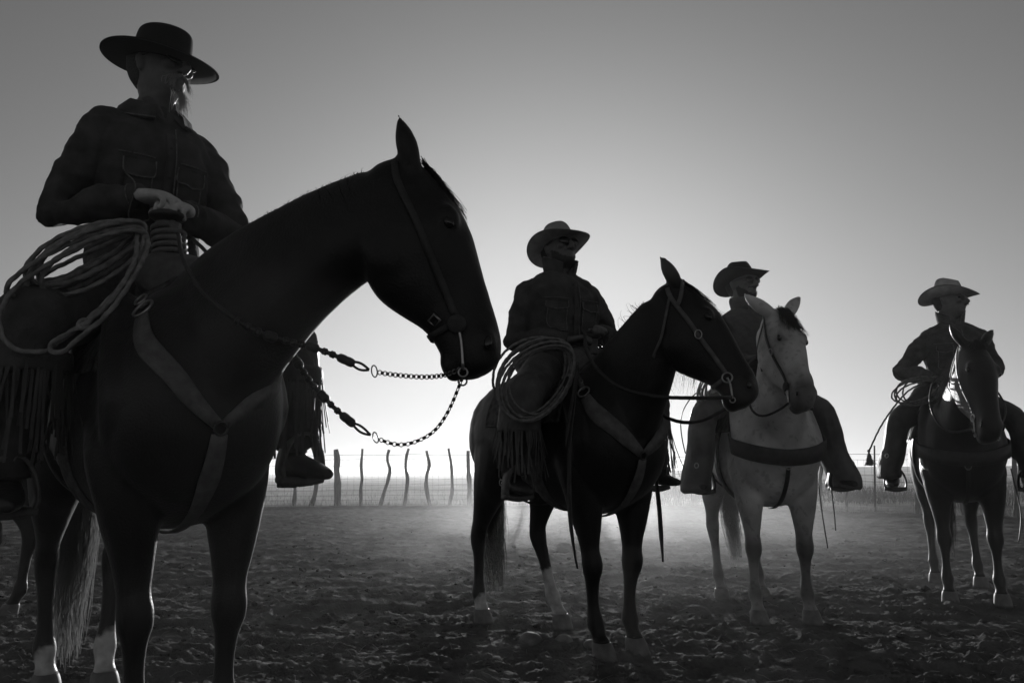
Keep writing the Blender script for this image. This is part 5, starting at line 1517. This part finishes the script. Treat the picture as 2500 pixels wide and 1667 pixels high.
r4 = build_rider(h4, "man in grey felt hat and denim jacket at the right edge, looking aside", head_yaw=R(52), head_pitch=R(0), lean=R(2), torso_yaw=R(8), size=1.0, girth=1.05, shift=(0, .055),
                 elbows={-1: (.06, -.33, .23), 1: (.02, .33, .23)}, wrists={-1: (.28, -.12, .14), 1: (.28, .10, .18)}, hand_dir={-1: (.8, .4, -.1), 1: (.8, -.5, 0)}, hand_back={-1: (0, -.2, 1), 1: (0, .2, 1)}, curl=(1.1, 1.1),
                 knees={-1: (.27, -.395, -.20), 1: (.27, .395, -.20)}, feet={-1: (.22, -.46, -.685), 1: (.20, .46, -.685)})
jacket(r4, 'denim', 1.02, -.05, .012, 33, collar='up')
legwear(r4, 'long', 'chaps_dark', .92, .008, seed=25, hem_z=-.62)
hat(r4, 'felt_grey', .210, .200, .060, .008, .152, 'cattle', tilt=R(-4), roll=R(-6), z0=.126)
face_hair(r4, 'tash', 'beard', 5)
coil("lariat", "coiled lariat in the right hand of the rider at the right edge", h4, (.48, -.27, 1.528), (-.08, .17, .047), (.07, -.02, .075), 5, .0058, 9, 'rope', spread=.03)
mc = same_place("tasselled_rope", h4)
tag(mc, "long thin rope ending in a fluffy tassel beside the right-hand rider", "rope")
rope_run(mc, "line", [(0.486, -0.232, 1.587), (0.575, -0.342, 1.520), (0.642, -0.452, 1.395), (0.692, -0.548, 1.257), (0.721, -0.619, 1.121), (0.730, -0.642, 1.073)], .006, 'rope')
g_ = np.random.default_rng(3)
P_ = [[V(0.730, -0.642, 1.073) + V(*(g_.normal(0, .012, 2) * tt + 0), -.10 * tt * g_.uniform(.85, 1.05)) + V(math.cos(k), math.sin(k), 0) * .018 * tt for tt in np.linspace(0, 1, 4)] for k in range(260)]
o = obj("tassel", merge([strands(np.array(P_), .0016, .001), ball((0.730, -0.642, 1.077), .012, 10, 8)]), M['rope_pale'], mc); o["kind"] = "stuff"
hung(h4, "saddle_string", "dark string hanging by the right-hand horse's left foreleg", [(.40, .31, .95), (.41, .34, .698), (.41, .34, .578), (.42, .31, .428)], .016, "strap", "saddle strings")

# ------------------------------------------------------------------ dusty air
def build_haze():
    m = bpy.data.materials.new("dusty air"); m.use_nodes = True
    nt = m.node_tree; nt.nodes.clear()
    out = nt.nodes.new("ShaderNodeOutputMaterial"); pv = nt.nodes.new("ShaderNodeVolumePrincipled")
    pv.inputs['Color'].default_value = (.9, .9, .9, 1)
    pv.inputs['Density'].default_value = HAZE
    pv.inputs['Anisotropy'].default_value = HAZE_G
    nt.links.new(pv.outputs[0], out.inputs['Volume'])
    v, f = box((0, 0, 0), (7000, 0, 0), (0, 7000, 0), (0, 0, 6.0))
    o = obj("haze", (v, f), m, None, False)
    o.location = (0, 0, -6.0 + 2.95)
    tag(o, "fine dust hanging in the low sun", "haze", None, "stuff")
HAZE, HAZE_G = 0.0023, 0.66
build_haze()

def build_dust():
    """kicked-up dust lying low over the corral floor in front of the fence"""
    m = bpy.data.materials.new("kicked up dust"); m.use_nodes = True
    nt = m.node_tree; nt.nodes.clear(); N = nt.nodes.new; K = nt.links.new
    out = N("ShaderNodeOutputMaterial"); pv = N("ShaderNodeVolumePrincipled")
    pv.inputs['Color'].default_value = (.9, .9, .9, 1); pv.inputs['Anisotropy'].default_value = .72
    tc = N("ShaderNodeTexCoord"); sp = N("ShaderNodeSeparateXYZ"); K(tc.outputs['Object'], sp.inputs[0])
    ln = N("ShaderNodeVectorMath"); ln.operation = 'LENGTH'
    mp = N("ShaderNodeMapping"); mp.inputs['Scale'].default_value = (1 / 4.6, 1 / 8.0, 1 / 1.2); K(tc.outputs['Object'], mp.inputs[0]); K(mp.outputs[0], ln.inputs[0])
    fall = N("ShaderNodeMapRange"); fall.interpolation_type = 'SMOOTHSTEP'
    for k, v in zip(('From Min', 'From Max', 'To Min', 'To Max'), (.15, .98, 1, 0)): fall.inputs[k].default_value = v
    K(ln.outputs['Value'], fall.inputs['Value'])
    nz = N("ShaderNodeTexNoise"); nz.inputs['Scale'].default_value = .55; nz.inputs['Detail'].default_value = 3; K(tc.outputs['Object'], nz.inputs['Vector'])
    nr = N("ShaderNodeMapRange")
    for k, v in zip(('From Min', 'From Max', 'To Min', 'To Max'), (.36, .66, .05, 1)): nr.inputs[k].default_value = v
    K(nz.outputs['Fac'], nr.inputs['Value'])
    a = N("ShaderNodeMath"); a.operation = 'MULTIPLY'; K(fall.outputs[0], a.inputs[0]); K(nr.outputs[0], a.inputs[1])
    b = N("ShaderNodeMath"); b.operation = 'MULTIPLY'; b.inputs[1].default_value = DUST; K(a.outputs[0], b.inputs[0]); K(b.outputs[0], pv.inputs['Density'])
    K(pv.outputs[0], out.inputs['Volume'])
    v, f = ball((0, 0, 0), (4.6, 8.0, 1.2), 24, 12)
    o = obj("dust_cloud", (v, f), m)
    o.location = (1.3, 11.6, .0)
    tag(o, "thin dust drifting low between the horses and the fence", "dust", None, "stuff")
DUST = 0.08
build_dust()
